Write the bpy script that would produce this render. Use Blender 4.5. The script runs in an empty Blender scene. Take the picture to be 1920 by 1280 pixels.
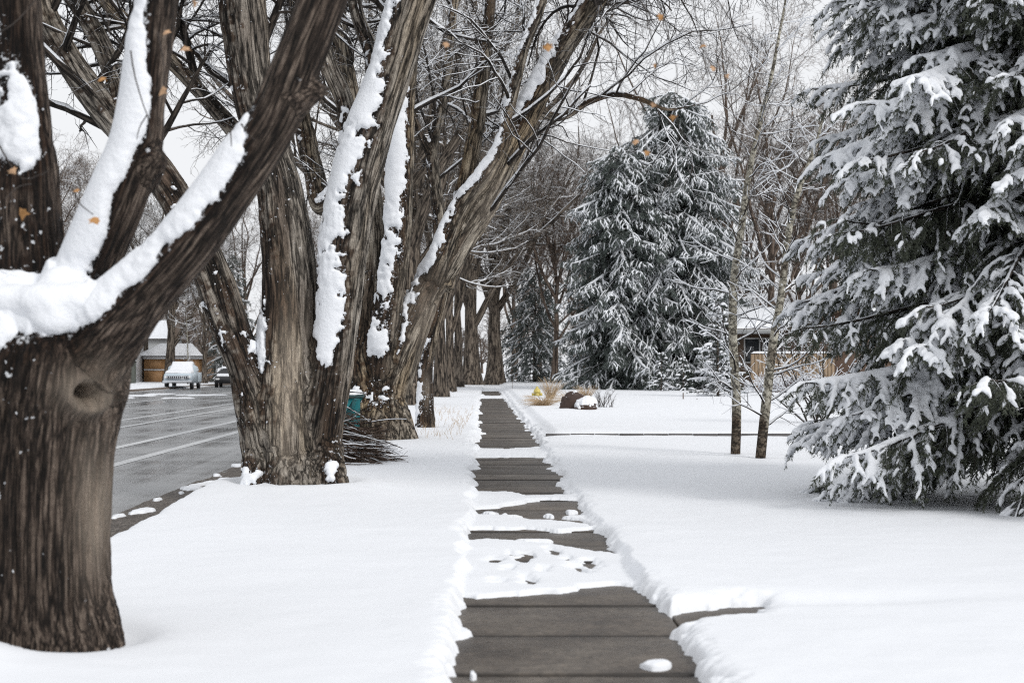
import bpy, bmesh, math, random
import numpy as np
from mathutils import Vector, Matrix, kdtree

C = bpy.context.scene
R_ = math.radians
# ------------------------------------------------------------------ camera, sky, sun, exposure
CAM_H, FPX, HX, HY = 1.52, 2667.0, 911.0, 686.0       # eye height, focal length in px, vanishing point
cd = bpy.data.cameras.new('camera'); cam = bpy.data.objects.new('camera', cd); C.collection.objects.link(cam)
cam.location = (0, 0, CAM_H); cam.rotation_euler = (R_(90), 0, 0)
cd.sensor_width = 36; cd.lens = 50
cd.shift_x = (960 - HX) / 1920; cd.shift_y = (HY - 640) / 1920
cd.clip_start = 0.1; cd.clip_end = 3000
cd.dof.use_dof = True; cd.dof.focus_distance = 23; cd.dof.aperture_fstop = 2.8
C.camera = cam
wd = bpy.data.worlds.new('World'); C.world = wd; wd.use_nodes = True
nt = wd.node_tree; bg = nt.nodes['Background']
sky = nt.nodes.new('ShaderNodeTexSky'); sky.sky_type = 'NISHITA'; sky.sun_disc = False
SUN_EL, SUN_AZ = 36, 132                                # veiled sun, behind and to the right of the camera
sky.sun_elevation = R_(SUN_EL); sky.sun_rotation = R_(SUN_AZ)
sky.dust_density = 4; sky.air_density = 1.5
hs = nt.nodes.new('ShaderNodeHueSaturation'); hs.inputs['Saturation'].default_value = 0.25
mx = nt.nodes.new('ShaderNodeMix'); mx.data_type = 'RGBA'; mx.inputs[0].default_value = 0.93
mx.inputs[7].default_value = (8.7, 8.85, 9.1, 1)         # even cloud cover
nt.links.new(sky.outputs[0], hs.inputs['Color']); nt.links.new(hs.outputs[0], mx.inputs[6])
nt.links.new(mx.outputs[2], bg.inputs[0]); bg.inputs[1].default_value = 0.1
sl = bpy.data.lights.new('sun', 'SUN'); so = bpy.data.objects.new('sun', sl); C.collection.objects.link(so)
sl.energy = 1.5; sl.angle = R_(18); sl.color = (1, 0.97, 0.93)
_a, _e = R_(SUN_AZ), R_(SUN_EL)
_d = Vector((math.sin(_a) * math.cos(_e), math.cos(_a) * math.cos(_e), math.sin(_e)))
so.rotation_euler = (-_d).to_track_quat('-Z', 'Y').to_euler()
C.view_settings.view_transform = 'Standard'; C.view_settings.look = 'None'
C.view_settings.exposure = 0.10; C.view_settings.gamma = 1
try:
    C.cycles.use_denoising = False; C.cycles.filter_width = 1.15; C.cycles.use_adaptive_sampling = False; C.cycles.denoiser = 'OPENIMAGEDENOISE'; C.cycles.denoising_prefilter = 'ACCURATE'; C.cycles.denoising_input_passes = 'RGB_ALBEDO_NORMAL'
    C.cycles.max_bounces = 6; C.cycles.diffuse_bounces = 4; C.cycles.glossy_bounces = 2
    C.cycles.transparent_max_bounces = 4
    C.render.use_persistent_data = False
except Exception:
    pass

# ------------------------------------------------------------------ helpers
K = 1.0 / FPX
def at(px, py, Y):
    return np.array([(px - HX) * Y * K, Y, CAM_H - (py - HY) * Y * K])
def gnd(px, py):
    Y = CAM_H * FPX / (py - HY)
    return np.array([(px - HX) * Y * K, Y])
def rng_(s): return np.random.default_rng(s)

def vnoise(p):
    p = np.asarray(p, dtype=np.float64)
    i = np.floor(p).astype(np.int64); f = p - i
    u = f * f * (3 - 2 * f)
    def h(ix, iy, iz):
        n = (ix * 374761393 + iy * 668265263 + iz * 2147483647 + 1013904223) & 0xFFFFFFFF
        n = ((n ^ (n >> 13)) * 1274126177) & 0xFFFFFFFF
        n = ((n ^ (n >> 16)) * 2246822519) & 0xFFFFFFFF
        return ((n ^ (n >> 15)) & 0xFFFFFF) / float(0xFFFFFF)
    x, y, z = i[:, 0], i[:, 1], i[:, 2]
    ux, uy, uz = u[:, 0], u[:, 1], u[:, 2]
    def L(a, b, t): return a + (b - a) * t
    c00 = L(h(x, y, z), h(x + 1, y, z), ux); c10 = L(h(x, y + 1, z), h(x + 1, y + 1, z), ux)
    c01 = L(h(x, y, z + 1), h(x + 1, y, z + 1), ux); c11 = L(h(x, y + 1, z + 1), h(x + 1, y + 1, z + 1), ux)
    return L(L(c00, c10, uy), L(c01, c11, uy), uz)
def fbm(p, o=3, lac=2.1, gain=0.5):
    p = np.asarray(p, dtype=np.float64); s = 0; a = 1; t = 0
    for k in range(o):
        s = s + a * vnoise(p + 17.3 * k); t += a; a *= gain; p = p * lac
    return s / t
def sstep(a, b, x):
    t = np.clip((x - a) / (b - a), 0, 1); return t * t * (3 - 2 * t)
def unit(v): return v / np.maximum(np.linalg.norm(v, axis=-1, keepdims=True), 1e-9)

def link(o, parent=None):
    C.collection.objects.link(o)
    if parent is not None: o.parent = parent
    return o
def mesh(name, V, F, m, parent=None, smooth=True, attrs=None):
    """V (n,3); F list of int arrays (m,3) or (m,4); ONE mesh object."""
    V = np.asarray(V, dtype=np.float32)
    if not isinstance(F, (list, tuple)): F = [F]
    F = [np.asarray(f, dtype=np.int32) for f in F if len(f)]
    me = bpy.data.meshes.new(name)
    me.vertices.add(len(V)); me.vertices.foreach_set('co', V.ravel())
    loops = np.concatenate([f.ravel() for f in F]); tot = np.concatenate([np.full(len(f), f.shape[1], np.int32) for f in F])
    st = np.concatenate([[0], np.cumsum(tot)[:-1]]).astype(np.int32)
    me.loops.add(len(loops)); me.loops.foreach_set('vertex_index', loops)
    me.polygons.add(len(tot)); me.polygons.foreach_set('loop_start', st); me.polygons.foreach_set('loop_total', tot)
    if smooth: me.polygons.foreach_set('use_smooth', np.ones(len(tot), bool))
    me.update(calc_edges=True)
    for k, a in (attrs or {}).items():
        a = np.asarray(a, dtype=np.float32)
        if a.ndim == 2:
            at_ = me.attributes.new(k, 'FLOAT_VECTOR', 'POINT'); at_.data.foreach_set('vector', a.ravel())
        else:
            at_ = me.attributes.new(k, 'FLOAT', 'POINT'); at_.data.foreach_set('value', a)
    me.materials.append(m)
    if name in ('snow', 'branch_snow'):
        o = bpy.data.objects.new(name, me); o['kind'] = 'stuff'; return link(o, parent)
    return link(bpy.data.objects.new(name, me), parent)
def thing(name, label, cat, loc=(0, 0, 0), group=None, rz=0):
    o = bpy.data.objects.new(name, None); link(o); o.location = loc; o.rotation_euler = (0, 0, rz)
    o.empty_display_size = 0.3
    return tag(o, label, cat, group)
def tag(o, label=None, cat=None, group=None, kind=None):
    if label: o['label'] = label
    if cat: o['category'] = cat
    if group: o['group'] = group
    if kind: o['kind'] = kind
    return o
class Acc:
    """collects pieces into one mesh"""
    def __init__(s): s.V = []; s.F = {3: [], 4: []}; s.n = 0; s.A = {}
    def add(s, V, F, **attrs):
        V = np.asarray(V, float)
        for f in (F if isinstance(F, (list, tuple)) else [F]):
            f = np.asarray(f)
            if len(f): s.F[f.shape[1]].append(f + s.n)
        s.V.append(V); s.n += len(V)
        for k, a in attrs.items(): s.A.setdefault(k, []).append(a)
        return s
    def box(s, lo, hi, bev=0.0, seg=2):
        lo, hi = np.array(lo, float), np.array(hi, float)
        if bev <= 0:
            x0, y0, z0 = lo; x1, y1, z1 = hi
            V = [(x0, y0, z0), (x1, y0, z0), (x1, y1, z0), (x0, y1, z0), (x0, y0, z1), (x1, y0, z1), (x1, y1, z1), (x0, y1, z1)]
            return s.add(V, np.array([(0, 3, 2, 1), (4, 5, 6, 7), (0, 1, 5, 4), (1, 2, 6, 5), (2, 3, 7, 6), (3, 0, 4, 7)]))
        bm = bmesh.new(); bmesh.ops.create_cube(bm, size=1)
        for v in bm.verts: v.co = Vector(lo + (np.array(v.co) + 0.5) * (hi - lo))
        bmesh.ops.bevel(bm, geom=list(bm.edges), offset=bev, segments=seg, profile=0.5, affect='EDGES')
        return s.bm(bm)
    def bm(s, bm, M=None):
        bm.verts.index_update()
        V = np.array([v.co for v in bm.verts])
        f3 = [[v.index for v in f.verts] for f in bm.faces if len(f.verts) == 3]
        f4 = [[v.index for v in f.verts] for f in bm.faces if len(f.verts) == 4]
        for f in bm.faces:
            if len(f.verts) > 4:
                ix = [v.index for v in f.verts]
                f3 += [[ix[0], ix[i], ix[i + 1]] for i in range(1, len(ix) - 1)]
        bm.free()
        return s.add(V, [np.array(f3, int).reshape(-1, 3), np.array(f4, int).reshape(-1, 4)])
    def prism(s, poly, axis, a, b):
        """poly: list of 2-D points, extruded along axis 0/1/2 from a to b"""
        n = len(poly); V = []
        for c in (a, b):
            for p in poly:
                q = [p[0], p[1]]; q.insert(axis, c); V.append(q)
        F4 = [(i, (i + 1) % n, n + (i + 1) % n, n + i) for i in range(n)]
        F3 = [(0, i + 1, i) for i in range(1, n - 1)] + [(n, n + i, n + i + 1) for i in range(1, n - 1)]
        return s.add(V, [np.array(F3), np.array(F4)])
    def build(s, name, m, parent=None, smooth=False, M=None):
        V = np.concatenate(s.V)
        F = [np.concatenate(f) for f in s.F.values() if f]
        at_ = {k: np.concatenate(a) for k, a in s.A.items()}
        return mesh(name, V, F, m, parent, smooth, at_)

def tubes(P, Rr, k=4, caps=False):
    """P (B,n,3), Rr (B,n) -> V, F, bk (bark coordinates)"""
    B, n, _ = P.shape
    T = np.empty_like(P); T[:, 1:-1] = P[:, 2:] - P[:, :-2]; T[:, 0] = P[:, 1] - P[:, 0]; T[:, -1] = P[:, -1] - P[:, -2]
    T = unit(T); m = unit(P[:, -1] - P[:, 0])
    ref = np.where(np.abs(m[:, 2:3]) > 0.75, np.array([[0.0, 1, 0]]), np.array([[0.0, 0, 1]]))[:, None, :]
    N = unit(np.cross(T, np.broadcast_to(ref, T.shape))); Bn = np.cross(T, N)
    a = np.arange(k) * 2 * np.pi / k + 0.3
    off = np.cos(a)[None, None, :, None] * N[:, :, None, :] + np.sin(a)[None, None, :, None] * Bn[:, :, None, :]
    V = P[:, :, None, :] + off * Rr[:, :, None, None]
    s = np.concatenate([np.zeros((B, 1)), np.cumsum(np.linalg.norm(np.diff(P, axis=1), axis=2), axis=1)], axis=1)
    bk = np.empty(V.shape)
    bk[..., 0] = np.cos(a)[None, None] * Rr[:, :, None]; bk[..., 1] = np.sin(a)[None, None] * Rr[:, :, None]
    bk[..., 2] = s[:, :, None] + (np.arange(B) * 1.37 % 50)[:, None, None]
    base = (np.arange(B) * n * k)[:, None, None]
    i = np.arange(n - 1)[None, :, None] * k; j = np.arange(k)[None, None, :]; j2 = (j + 1) % k
    F = np.stack([base + i + j, base + i + j2, base + i + k + j2, base + i + k + j], axis=-1).reshape(-1, 4)
    V = V.reshape(-1, 3)
    out = [F]
    if caps:
        nv = len(V); c0 = nv + np.arange(B); c1 = nv + B + np.arange(B)
        V = np.concatenate([V, P[:, 0], P[:, -1]]); bk = np.concatenate([bk.reshape(-1, 3), np.zeros((2 * B, 3))])
        jj = np.arange(k); b2 = (np.arange(B) * n * k)[:, None]
        f0 = np.stack([np.broadcast_to(c0[:, None], (B, k)), b2 + (jj + 1) % k, b2 + jj], -1).reshape(-1, 3)
        e = b2 + (n - 1) * k
        f1 = np.stack([np.broadcast_to(c1[:, None], (B, k)), e + jj, e + (jj + 1) % k], -1).reshape(-1, 3)
        out += [np.concatenate([f0, f1])]
    return V, out, bk.reshape(-1, 3)

def catmull(pts, n):
    pts = np.asarray(pts, float); m = len(pts)
    if m == 2: return pts[0] + (pts[1] - pts[0]) * np.linspace(0, 1, n)[:, None]
    q = np.concatenate([[2 * pts[0] - pts[1]], pts, [2 * pts[-1] - pts[-2]]])
    d = np.concatenate([[0], np.cumsum(np.linalg.norm(np.diff(pts[:, :3], axis=0), axis=1))])
    u = np.linspace(0, d[-1], n); i = np.clip(np.searchsorted(d, u, 'right') - 1, 0, m - 2)
    t = ((u - d[i]) / (d[i + 1] - d[i]))[:, None]
    p0, p1, p2, p3 = q[i], q[i + 1], q[i + 2], q[i + 3]
    return 0.5 * (2 * p1 + (p2 - p0) * t + (2 * p0 - 5 * p1 + 4 * p2 - p3) * t ** 2 + (3 * p1 - p0 - 3 * p2 + p3) * t ** 3)

def sample(P, Rr, pi, t):
    n = P.shape[1]; x = t * (n - 1); i = np.clip(x.astype(int), 0, n - 2); f = (x - i)[:, None]
    a, b = P[pi, i], P[pi, i + 1]
    r = Rr[pi, i] * (1 - f[:, 0]) + Rr[pi, i + 1] * f[:, 0]
    return a + (b - a) * f, unit(b - a), r
def grow(P, Rr, rg, count, length, ang=(30, 65), n=6, up=0.0, wig=0.25, t0=0.25, t1=1.0, rr=0.5, rmin=0.004, taper=0.35, lfall=0.5):
    B = len(P); pi = np.repeat(np.arange(B), count); M = len(pi)
    t = t0 + (t1 - t0) * (np.tile((np.arange(count) + 0.5) / count, B) + rg.uniform(-.5, .5, M) / count)
    p, T, r = sample(P, Rr, pi, np.clip(t, 0, 1))
    a = R_(1) * rg.uniform(ang[0], ang[1], M)[:, None]
    U = unit(np.cross(T, unit(rg.normal(size=(M, 3)))))
    d = unit(np.cos(a) * T + np.sin(a) * U)
    Ls = length * rg.uniform(0.55, 1.3, M) * (1 - lfall * (t - t0) / max(t1 - t0, 1e-6))
    Q = np.empty((M, n, 3)); Q[:, 0] = p; st = (Ls / (n - 1))[:, None]
    for k in range(1, n):
        d = unit(d + rg.normal(size=(M, 3)) * wig + np.array([0, 0, up]))
        Q[:, k] = Q[:, k - 1] + d * st
    r0 = np.maximum(r * rr, rmin)
    RR = r0[:, None] * np.linspace(1, taper, n)[None]
    return Q, np.maximum(RR, rmin * 0.6)
def snow_tubes(P, Rr, rg, amount=1.0, k=5, lo=0.3, minr=0.004):
    T = np.empty_like(P); T[:, 1:-1] = P[:, 2:] - P[:, :-2]; T[:, 0] = P[:, 1] - P[:, 0]; T[:, -1] = P[:, -1] - P[:, -2]
    T = unit(T); hz = np.sqrt(np.clip(1 - T[..., 2] ** 2, 0, 1))
    nz = vnoise(P.reshape(-1, 3) * 1.7).reshape(hz.shape)
    rs = (0.75 * Rr + minr) * sstep(lo, lo + 0.45, hz) * sstep(0.18, 0.42, nz) * amount
    Q = P + np.array([0, 0, 1.0]) * (Rr * 0.75)[..., None] - 0.25 * T * 0
    bad = rs < 0.15 * Rr
    Q[bad] = P[bad]; rs = np.maximum(rs, 1e-4)
    return tubes(Q, rs, k)

# ------------------------------------------------------------------ materials
def mat(name):
    m = bpy.data.materials.new(name); m.use_nodes = True
    n = m.node_tree.nodes; l = m.node_tree.links
    return m, n, l, n['Principled BSDF']
def N(n, t, **kw):
    x = n.new(t)
    for k, v in kw.items():
        if k in x.bl_rna.properties: setattr(x, k, v)
        else: x.inputs[k].default_value = v
    return x
def ramp(n, stops):
    r = n.new('ShaderNodeValToRGB'); e = r.color_ramp.elements
    while len(e) < len(stops): e.new(0.5)
    for x, (p, c) in zip(e, stops): x.position = p; x.color = (*c, 1) if len(c) == 3 else c
    return r
def mixc(n, l, f, a, b, mode='MIX'):
    m = n.new('ShaderNodeMix'); m.data_type = 'RGBA'; m.blend_type = mode
    for s, v in ((0, f), (6, a), (7, b)):
        if hasattr(v, 'links') or hasattr(v, 'is_output'): l.new(v, m.inputs[s])
        else: m.inputs[s].default_value = v if s == 0 else (*v, 1)
    return m.outputs[2]
def math_(n, l, op, a, b=None, c=None, clamp=False):
    m = n.new('ShaderNodeMath'); m.operation = op; m.use_clamp = clamp
    for i, v in enumerate((a, b, c)):
        if v is None: continue
        if hasattr(v, 'is_output'): l.new(v, m.inputs[i])
        else: m.inputs[i].default_value = v
    return m.outputs[0]
SNOWC = (0.83, 0.85, 0.885)
def snow_mat(name, bump=0.25, scale=30, col=SNOWC):
    m, n, l, b = mat(name)
    tc = N(n, 'ShaderNodeNewGeometry')
    n1 = N(n, 'ShaderNodeTexNoise', Scale=scale, Detail=4.0); l.new(tc.outputs['Position'], n1.inputs['Vector'])
    n2 = N(n, 'ShaderNodeTexNoise', Scale=1.3, Detail=3.0); l.new(tc.outputs['Position'], n2.inputs['Vector'])
    c = mixc(n, l, n2.outputs[0], tuple(x * 0.96 for x in col), col)
    l.new(c, b.inputs['Base Color']); b.inputs['Roughness'].default_value = 0.7
    b.inputs['Specular IOR Level'].default_value = 0.2
    bp = N(n, 'ShaderNodeBump', Strength=bump, Distance=0.02); l.new(n1.outputs[0], bp.inputs['Height']); l.new(bp.outputs[0], b.inputs['Normal'])
    return m
def simple(name, col, rough=0.6, metal=0.0, var=0.15, scale=8, bump=0.0):
    m, n, l, b = mat(name)
    g = N(n, 'ShaderNodeTexCoord')
    n1 = N(n, 'ShaderNodeTexNoise', Scale=scale, Detail=5.0); l.new(g.outputs['Object'], n1.inputs['Vector'])
    c = mixc(n, l, n1.outputs[0], tuple(x * (1 - var) for x in col), tuple(min(1, x * (1 + var)) for x in col))
    l.new(c, b.inputs['Base Color']); b.inputs['Roughness'].default_value = rough; b.inputs['Metallic'].default_value = metal
    if bump:
        bp = N(n, 'ShaderNodeBump', Strength=bump, Distance=0.02); l.new(n1.outputs[0], bp.inputs['Height']); l.new(bp.outputs[0], b.inputs['Normal'])
    return m
def bark_mat(name, dark, mid, light, fr=22.0, stretch=0.12, bump=0.7, dist=0.02, snow=0.0, snow_th=0.45, use_wet=False, tint=None):
    """furrowed bark on the attribute bk = (across, across, along); snow lodged on upward faces"""
    m, n, l, b = mat(name)
    a = N(n, 'ShaderNodeAttribute', attribute_name='bk')
    mp = N(n, 'ShaderNodeMapping'); mp.inputs['Scale'].default_value = (fr, fr, fr * stretch); l.new(a.outputs['Vector'], mp.inputs['Vector'])
    nz = N(n, 'ShaderNodeTexNoise', Scale=0.6, Detail=3.0); l.new(mp.outputs[0], nz.inputs['Vector'])
    ad = mixc(n, l, 0.35, (0, 0, 0), (0, 0, 0)); 
    wv = N(n, 'ShaderNodeVectorMath', operation='MULTIPLY_ADD'); l.new(nz.outputs['Color'], wv.inputs[0]); wv.inputs[1].default_value = (1.6, 1.6, 1.6); l.new(mp.outputs[0], wv.inputs[2])
    def ridge(sc_, det, rough=0.5):
        t_ = N(n, 'ShaderNodeTexNoise', Scale=sc_, Detail=det, Roughness=rough); l.new(wv.outputs[0], t_.inputs['Vector'])
        return math_(n, l, 'ABSOLUTE', math_(n, l, 'MULTIPLY_ADD', t_.outputs[0], 2.0, -1.0))
    r1 = ridge(0.62, 3.0); r2 = ridge(1.7, 3.0, 0.6)
    n2 = N(n, 'ShaderNodeTexNoise', Scale=1.6, Detail=8.0, Roughness=0.72); l.new(wv.outputs[0], n2.inputs['Vector'])
    n4 = N(n, 'ShaderNodeTexNoise', Detail=5.0, Roughness=0.65); l.new(a.outputs['Vector'], n4.inputs['Vector']); n4.inputs['Scale'].default_value = fr * 0.5
    e = math_(n, l, 'MULTIPLY', r1, 3.0, clamp=True)
    h = math_(n, l, 'MULTIPLY_ADD', e, 0.30, math_(n, l, 'MULTIPLY_ADD', n2.outputs[0], 0.80, math_(n, l, 'MULTIPLY', math_(n, l, 'MULTIPLY', r2, 2.5, clamp=True), 0.14)))
    h = math_(n, l, 'MULTIPLY_ADD', n4.outputs[0], 0.36, math_(n, l, 'SUBTRACT', h, 0.20))
    rp = ramp(n, [(0.34, dark), (0.56, mid), (0.84, light)]); l.new(h, rp.inputs[0])
    k1 = math_(n, l, 'MULTIPLY_ADD', r1, 5.5, 0.22, clamp=True); k2 = math_(n, l, 'MULTIPLY_ADD', r2, 4.0, 0.55, clamp=True)
    cm = math_(n, l, 'MULTIPLY', k1, k2); cc = N(n, 'ShaderNodeCombineColor')
    for q_ in range(3): l.new(cm, cc.inputs[q_])
    col = mixc(n, l, 1.0, rp.outputs[0], cc.outputs[0], 'MULTIPLY')
    lo = N(n, 'ShaderNodeTexNoise', Scale=0.09, Detail=3.0); l.new(mp.outputs[0], lo.inputs['Vector'])
    lr = ramp(n, [(0.38, (0.74, 0.73, 0.72)), (0.62, (1.12, 1.12, 1.12))]); l.new(lo.outputs[0], lr.inputs[0])
    col = mixc(n, l, 1.0, col, lr.outputs[0], 'MULTIPLY')
    if tint:
        t2 = N(n, 'ShaderNodeTexNoise', Scale=0.13, Detail=2.0); l.new(wv.outputs[0], t2.inputs['Vector'])
        tr = ramp(n, [(0.48, (0, 0, 0)), (0.66, (1, 1, 1))]); l.new(t2.outputs[0], tr.inputs[0])
        col = mixc(n, l, tr.outputs[0], col, mixc(n, l, 1.0, col, tint, 'MULTIPLY'))
    if use_wet:
        w = N(n, 'ShaderNodeAttribute', attribute_name='wet')
        col = mixc(n, l, w.outputs['Fac'], col, mixc(n, l, 1.0, col, (0.25, 0.195, 0.165), 'MULTIPLY'))
        pl = N(n, 'ShaderNodeAttribute', attribute_name='pale')
        col = mixc(n, l, pl.outputs['Fac'], col, mixc(n, l, 0.6, col, (0.46, 0.385, 0.31)))
    if use_wet:                                          # crumbs of snow caught in the bark
        g = N(n, 'ShaderNodeNewGeometry'); s1_ = N(n, 'ShaderNodeTexNoise', Scale=26.0, Detail=2.0); l.new(g.outputs['Position'], s1_.inputs['Vector'])
        s2_ = N(n, 'ShaderNodeTexNoise', Scale=1.4, Detail=2.0); l.new(g.outputs['Position'], s2_.inputs['Vector'])
        f = math_(n, l, 'MULTIPLY_ADD', s2_.outputs[0], 0.45, s1_.outputs[0])
        f = math_(n, l, 'MULTIPLY_ADD', w.outputs['Fac'], 0.06, f)
        col = mixc(n, l, math_(n, l, 'MULTIPLY_ADD', f, 25.0, -25.0 * 0.985, clamp=True), col, SNOWC)
        sa = N(n, 'ShaderNodeAttribute', attribute_name='snowm'); s3_ = N(n, 'ShaderNodeTexNoise', Scale=30.0, Detail=5.0, Roughness=0.7); l.new(g.outputs['Position'], s3_.inputs['Vector'])
        f = math_(n, l, 'MULTIPLY_ADD', s3_.outputs[0], 1.5, math_(n, l, 'MULTIPLY_ADD', sa.outputs['Fac'], 1.35, -0.36))
        col = mixc(n, l, math_(n, l, 'MULTIPLY_ADD', f, 8.0, -4.0, clamp=True), col, SNOWC)
    if snow > 0:
        g = N(n, 'ShaderNodeNewGeometry'); sx = N(n, 'ShaderNodeSeparateXYZ'); l.new(g.outputs['Normal'], sx.inputs[0])
        sn = N(n, 'ShaderNodeTexNoise', Scale=6.0, Detail=4.0); l.new(g.outputs['Position'], sn.inputs['Vector'])
        f = math_(n, l, 'ADD', sx.outputs[2], math_(n, l, 'MULTIPLY_ADD', sn.outputs[0], 1.2, -0.6))
        f = math_(n, l, 'MULTIPLY_ADD', f, 8.0, -8.0 * snow_th, clamp=True)
        f = math_(n, l, 'MULTIPLY', f, snow)
        col = mixc(n, l, f, col, SNOWC)
    l.new(col, b.inputs['Base Color']); b.inputs['Roughness'].default_value = 0.85; b.inputs['Specular IOR Level'].default_value = 0.25
    bp = N(n, 'ShaderNodeBump', Strength=bump, Distance=dist); l.new(h, bp.inputs['Height']); l.new(bp.outputs[0], b.inputs['Normal'])
    return m
M_green1 = simple('spruce_needles', (0.062, 0.071, 0.049), 0.75, var=0.4, scale=3)
M_green2 = simple('blue_spruce_needles', (0.095, 0.114, 0.104), 0.75, var=0.35, scale=2)
M_green3 = simple('young_spruce_needles', (0.040, 0.055, 0.042), 0.75, var=0.35, scale=3)
M_snow = snow_mat('snow', 0.05, 30)
M_snowt = snow_mat('tree_snow', 0.35, 40)
M_bark1 = bark_mat('near_bark', (0.013, 0.009, 0.007), (0.105, 0.078, 0.062), (0.30, 0.24, 0.195), fr=58, stretch=0.06, use_wet=True, dist=0.03, bump=1.0)
M_bark2 = bark_mat('grey_bark', (0.024, 0.020, 0.016), (0.33, 0.293, 0.25), (0.63, 0.58, 0.51), fr=24, stretch=0.085, use_wet=True, tint=(1.06, 0.98, 0.86), dist=0.06, bump=1.0)
M_bark3 = bark_mat('brown_bark', (0.024, 0.019, 0.015), (0.31, 0.268, 0.215), (0.60, 0.54, 0.45), fr=16, stretch=0.13, use_wet=True, tint=(1.1, 0.98, 0.80), dist=0.08, bump=1.0)
M_limb = bark_mat('limb_bark', (0.012, 0.010, 0.009), (0.045, 0.037, 0.031), (0.11, 0.09, 0.075), fr=30, stretch=0.15, snow=1.0, snow_th=0.62, bump=0.4)
M_twig = simple('twig_bark', (0.040, 0.031, 0.026), 0.85)
M_trunkfar = bark_mat('far_bark', (0.022, 0.018, 0.015), (0.15, 0.122, 0.098), (0.29, 0.245, 0.195), fr=10, stretch=0.12, snow=0.9, snow_th=0.75)
M_brown = bark_mat('thicket_bark', (0.09, 0.067, 0.054), (0.19, 0.145, 0.116), (0.28, 0.22, 0.175), fr=8, snow=0.75, snow_th=0.95)
M_aspen = bark_mat('aspen_bark', (0.14, 0.125, 0.10), (0.38, 0.355, 0.29), (0.56, 0.54, 0.46), fr=14, stretch=1.2, bump=0.3, snow=0.9, snow_th=0.8, use_wet=True)

# ------------------------------------------------------------------ the ground: snow heightfield, pavement, road
T1Y, T2Y, T3Y, T4Y = 7.5, 16.3, 27.6, 33.2
def poly(pts): return np.array([gnd(*p) for p in pts])
BARE = [
 poly([(835,1290),(846,1250),(862,1222),(857,1202),(890,1190),(872,1180),(851,1163),(853,1150),(876,1132),(868,1119),(905,1122),(960,1119),(1000,1114),(1060,1112),(1090,1103),(1150,1098),(1190,1099),(1215,1120),(1240,1142),(1262,1153),(1310,1144),(1390,1135),(1440,1136),(1415,1172),(1335,1180),(1290,1186),(1262,1192),(1275,1208),(1300,1243),(1328,1278),(1345,1295),(1530,1540),(1760,1900),(760,1900),(805,1540)]),
 poly([(873,994),(917,994),(995,993),(1050,999),(1105,993),(1130,1002),(1141,1026),(1073,1024),(1015,1022),(913,1014),(872,1017)]),
 poly([(1015,1021),(1060,1022),(1105,1023),(1142,1023),(1146,1041),(1105,1035)]),
 poly([(956,973),(1042,971),(1103,976),(1103,990),(1073,983),(995,977)]),
 poly([(888,955),(935,951),(987,943),(1019,937),(1081,938),(1090,950),(1100,970),(1034,973),(976,971),(897,969)]),
 poly([(887,923),(887,880),(890,858),(960,857),(1023,858),(1036,880),(1054,909),(1071,930),(1003,931),(956,925)]),
 poly([(886,841),(897,815),(892,800),(896,770),(899,747),(944,747),(962,768),(985,795),(1017,832),(1022,839),(950,843)]),
 poly([(900,742),(903,733),(938,733),(943,742)]),
 poly([(838,737.5),(902,737),(902,739.5),(870,739)]),
]
ISLES = [(1222,1249,32,7),(895,1268,8,3),(262,951,15,5),(222,960,8,4),(362,908,10,6),(386,901,15,4),(430,895,16,3),(300,930,6,3),(410,886,8,2),(335,918,5,2),(1030,969,10,2),(1072,962,12,3),(920,965,14,2),
         (250,740,42,1.3),(300,737,30,.8),(375,739,60,.6),(335,744,40,.5),(225,744,30,.8),(945,967,10,1.5),(450,868,9,2),(1000,1017,40,2.0)]
DENTS = [(932,1053,16,6,.8),(952,1068,12,6,.7),(985,1044,12,7,1),(985,1052,14,6,1.1),(1036,1036,14,7,1),(1020,1071,14,5,.8),(1080,1066,22,5,1.3),(1110,1057,16,6,1.4),(995,1091,16,10,1.1),(1098,1074,14,5,1),(930,1094,20,4,.8),
         (1120,1067,14,4,1),(1058,1050,12,5,.7),(960,1040,10,4,.6)]
def segdist(P, poly_):
    a = poly_; b = np.roll(a, -1, 0); d = np.full(len(P), 1e9); inside = np.zeros(len(P), bool)
    for p, q in zip(a, b):
        e = q - p; w = P - p; t = np.clip((w @ e) / (e @ e), 0, 1)
        d = np.minimum(d, np.linalg.norm(w - t[:, None] * e, axis=1))
        c = ((p[1] > P[:, 1]) != (q[1] > P[:, 1]))
        with np.errstate(divide='ignore', invalid='ignore'):
            xi = (q[0] - p[0]) * (P[:, 1] - p[1]) / (q[1] - p[1]) + p[0]
        inside ^= c & (P[:, 0] < xi)
    return np.where(inside, -d, d)
def xy(px, py): return gnd(px, py)
T1C = at(72, 1200, T1Y)[:2]; T2C = at(553, 900, T2Y)[:2]; T3C = at(706, 820, T3Y)[:2]
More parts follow.
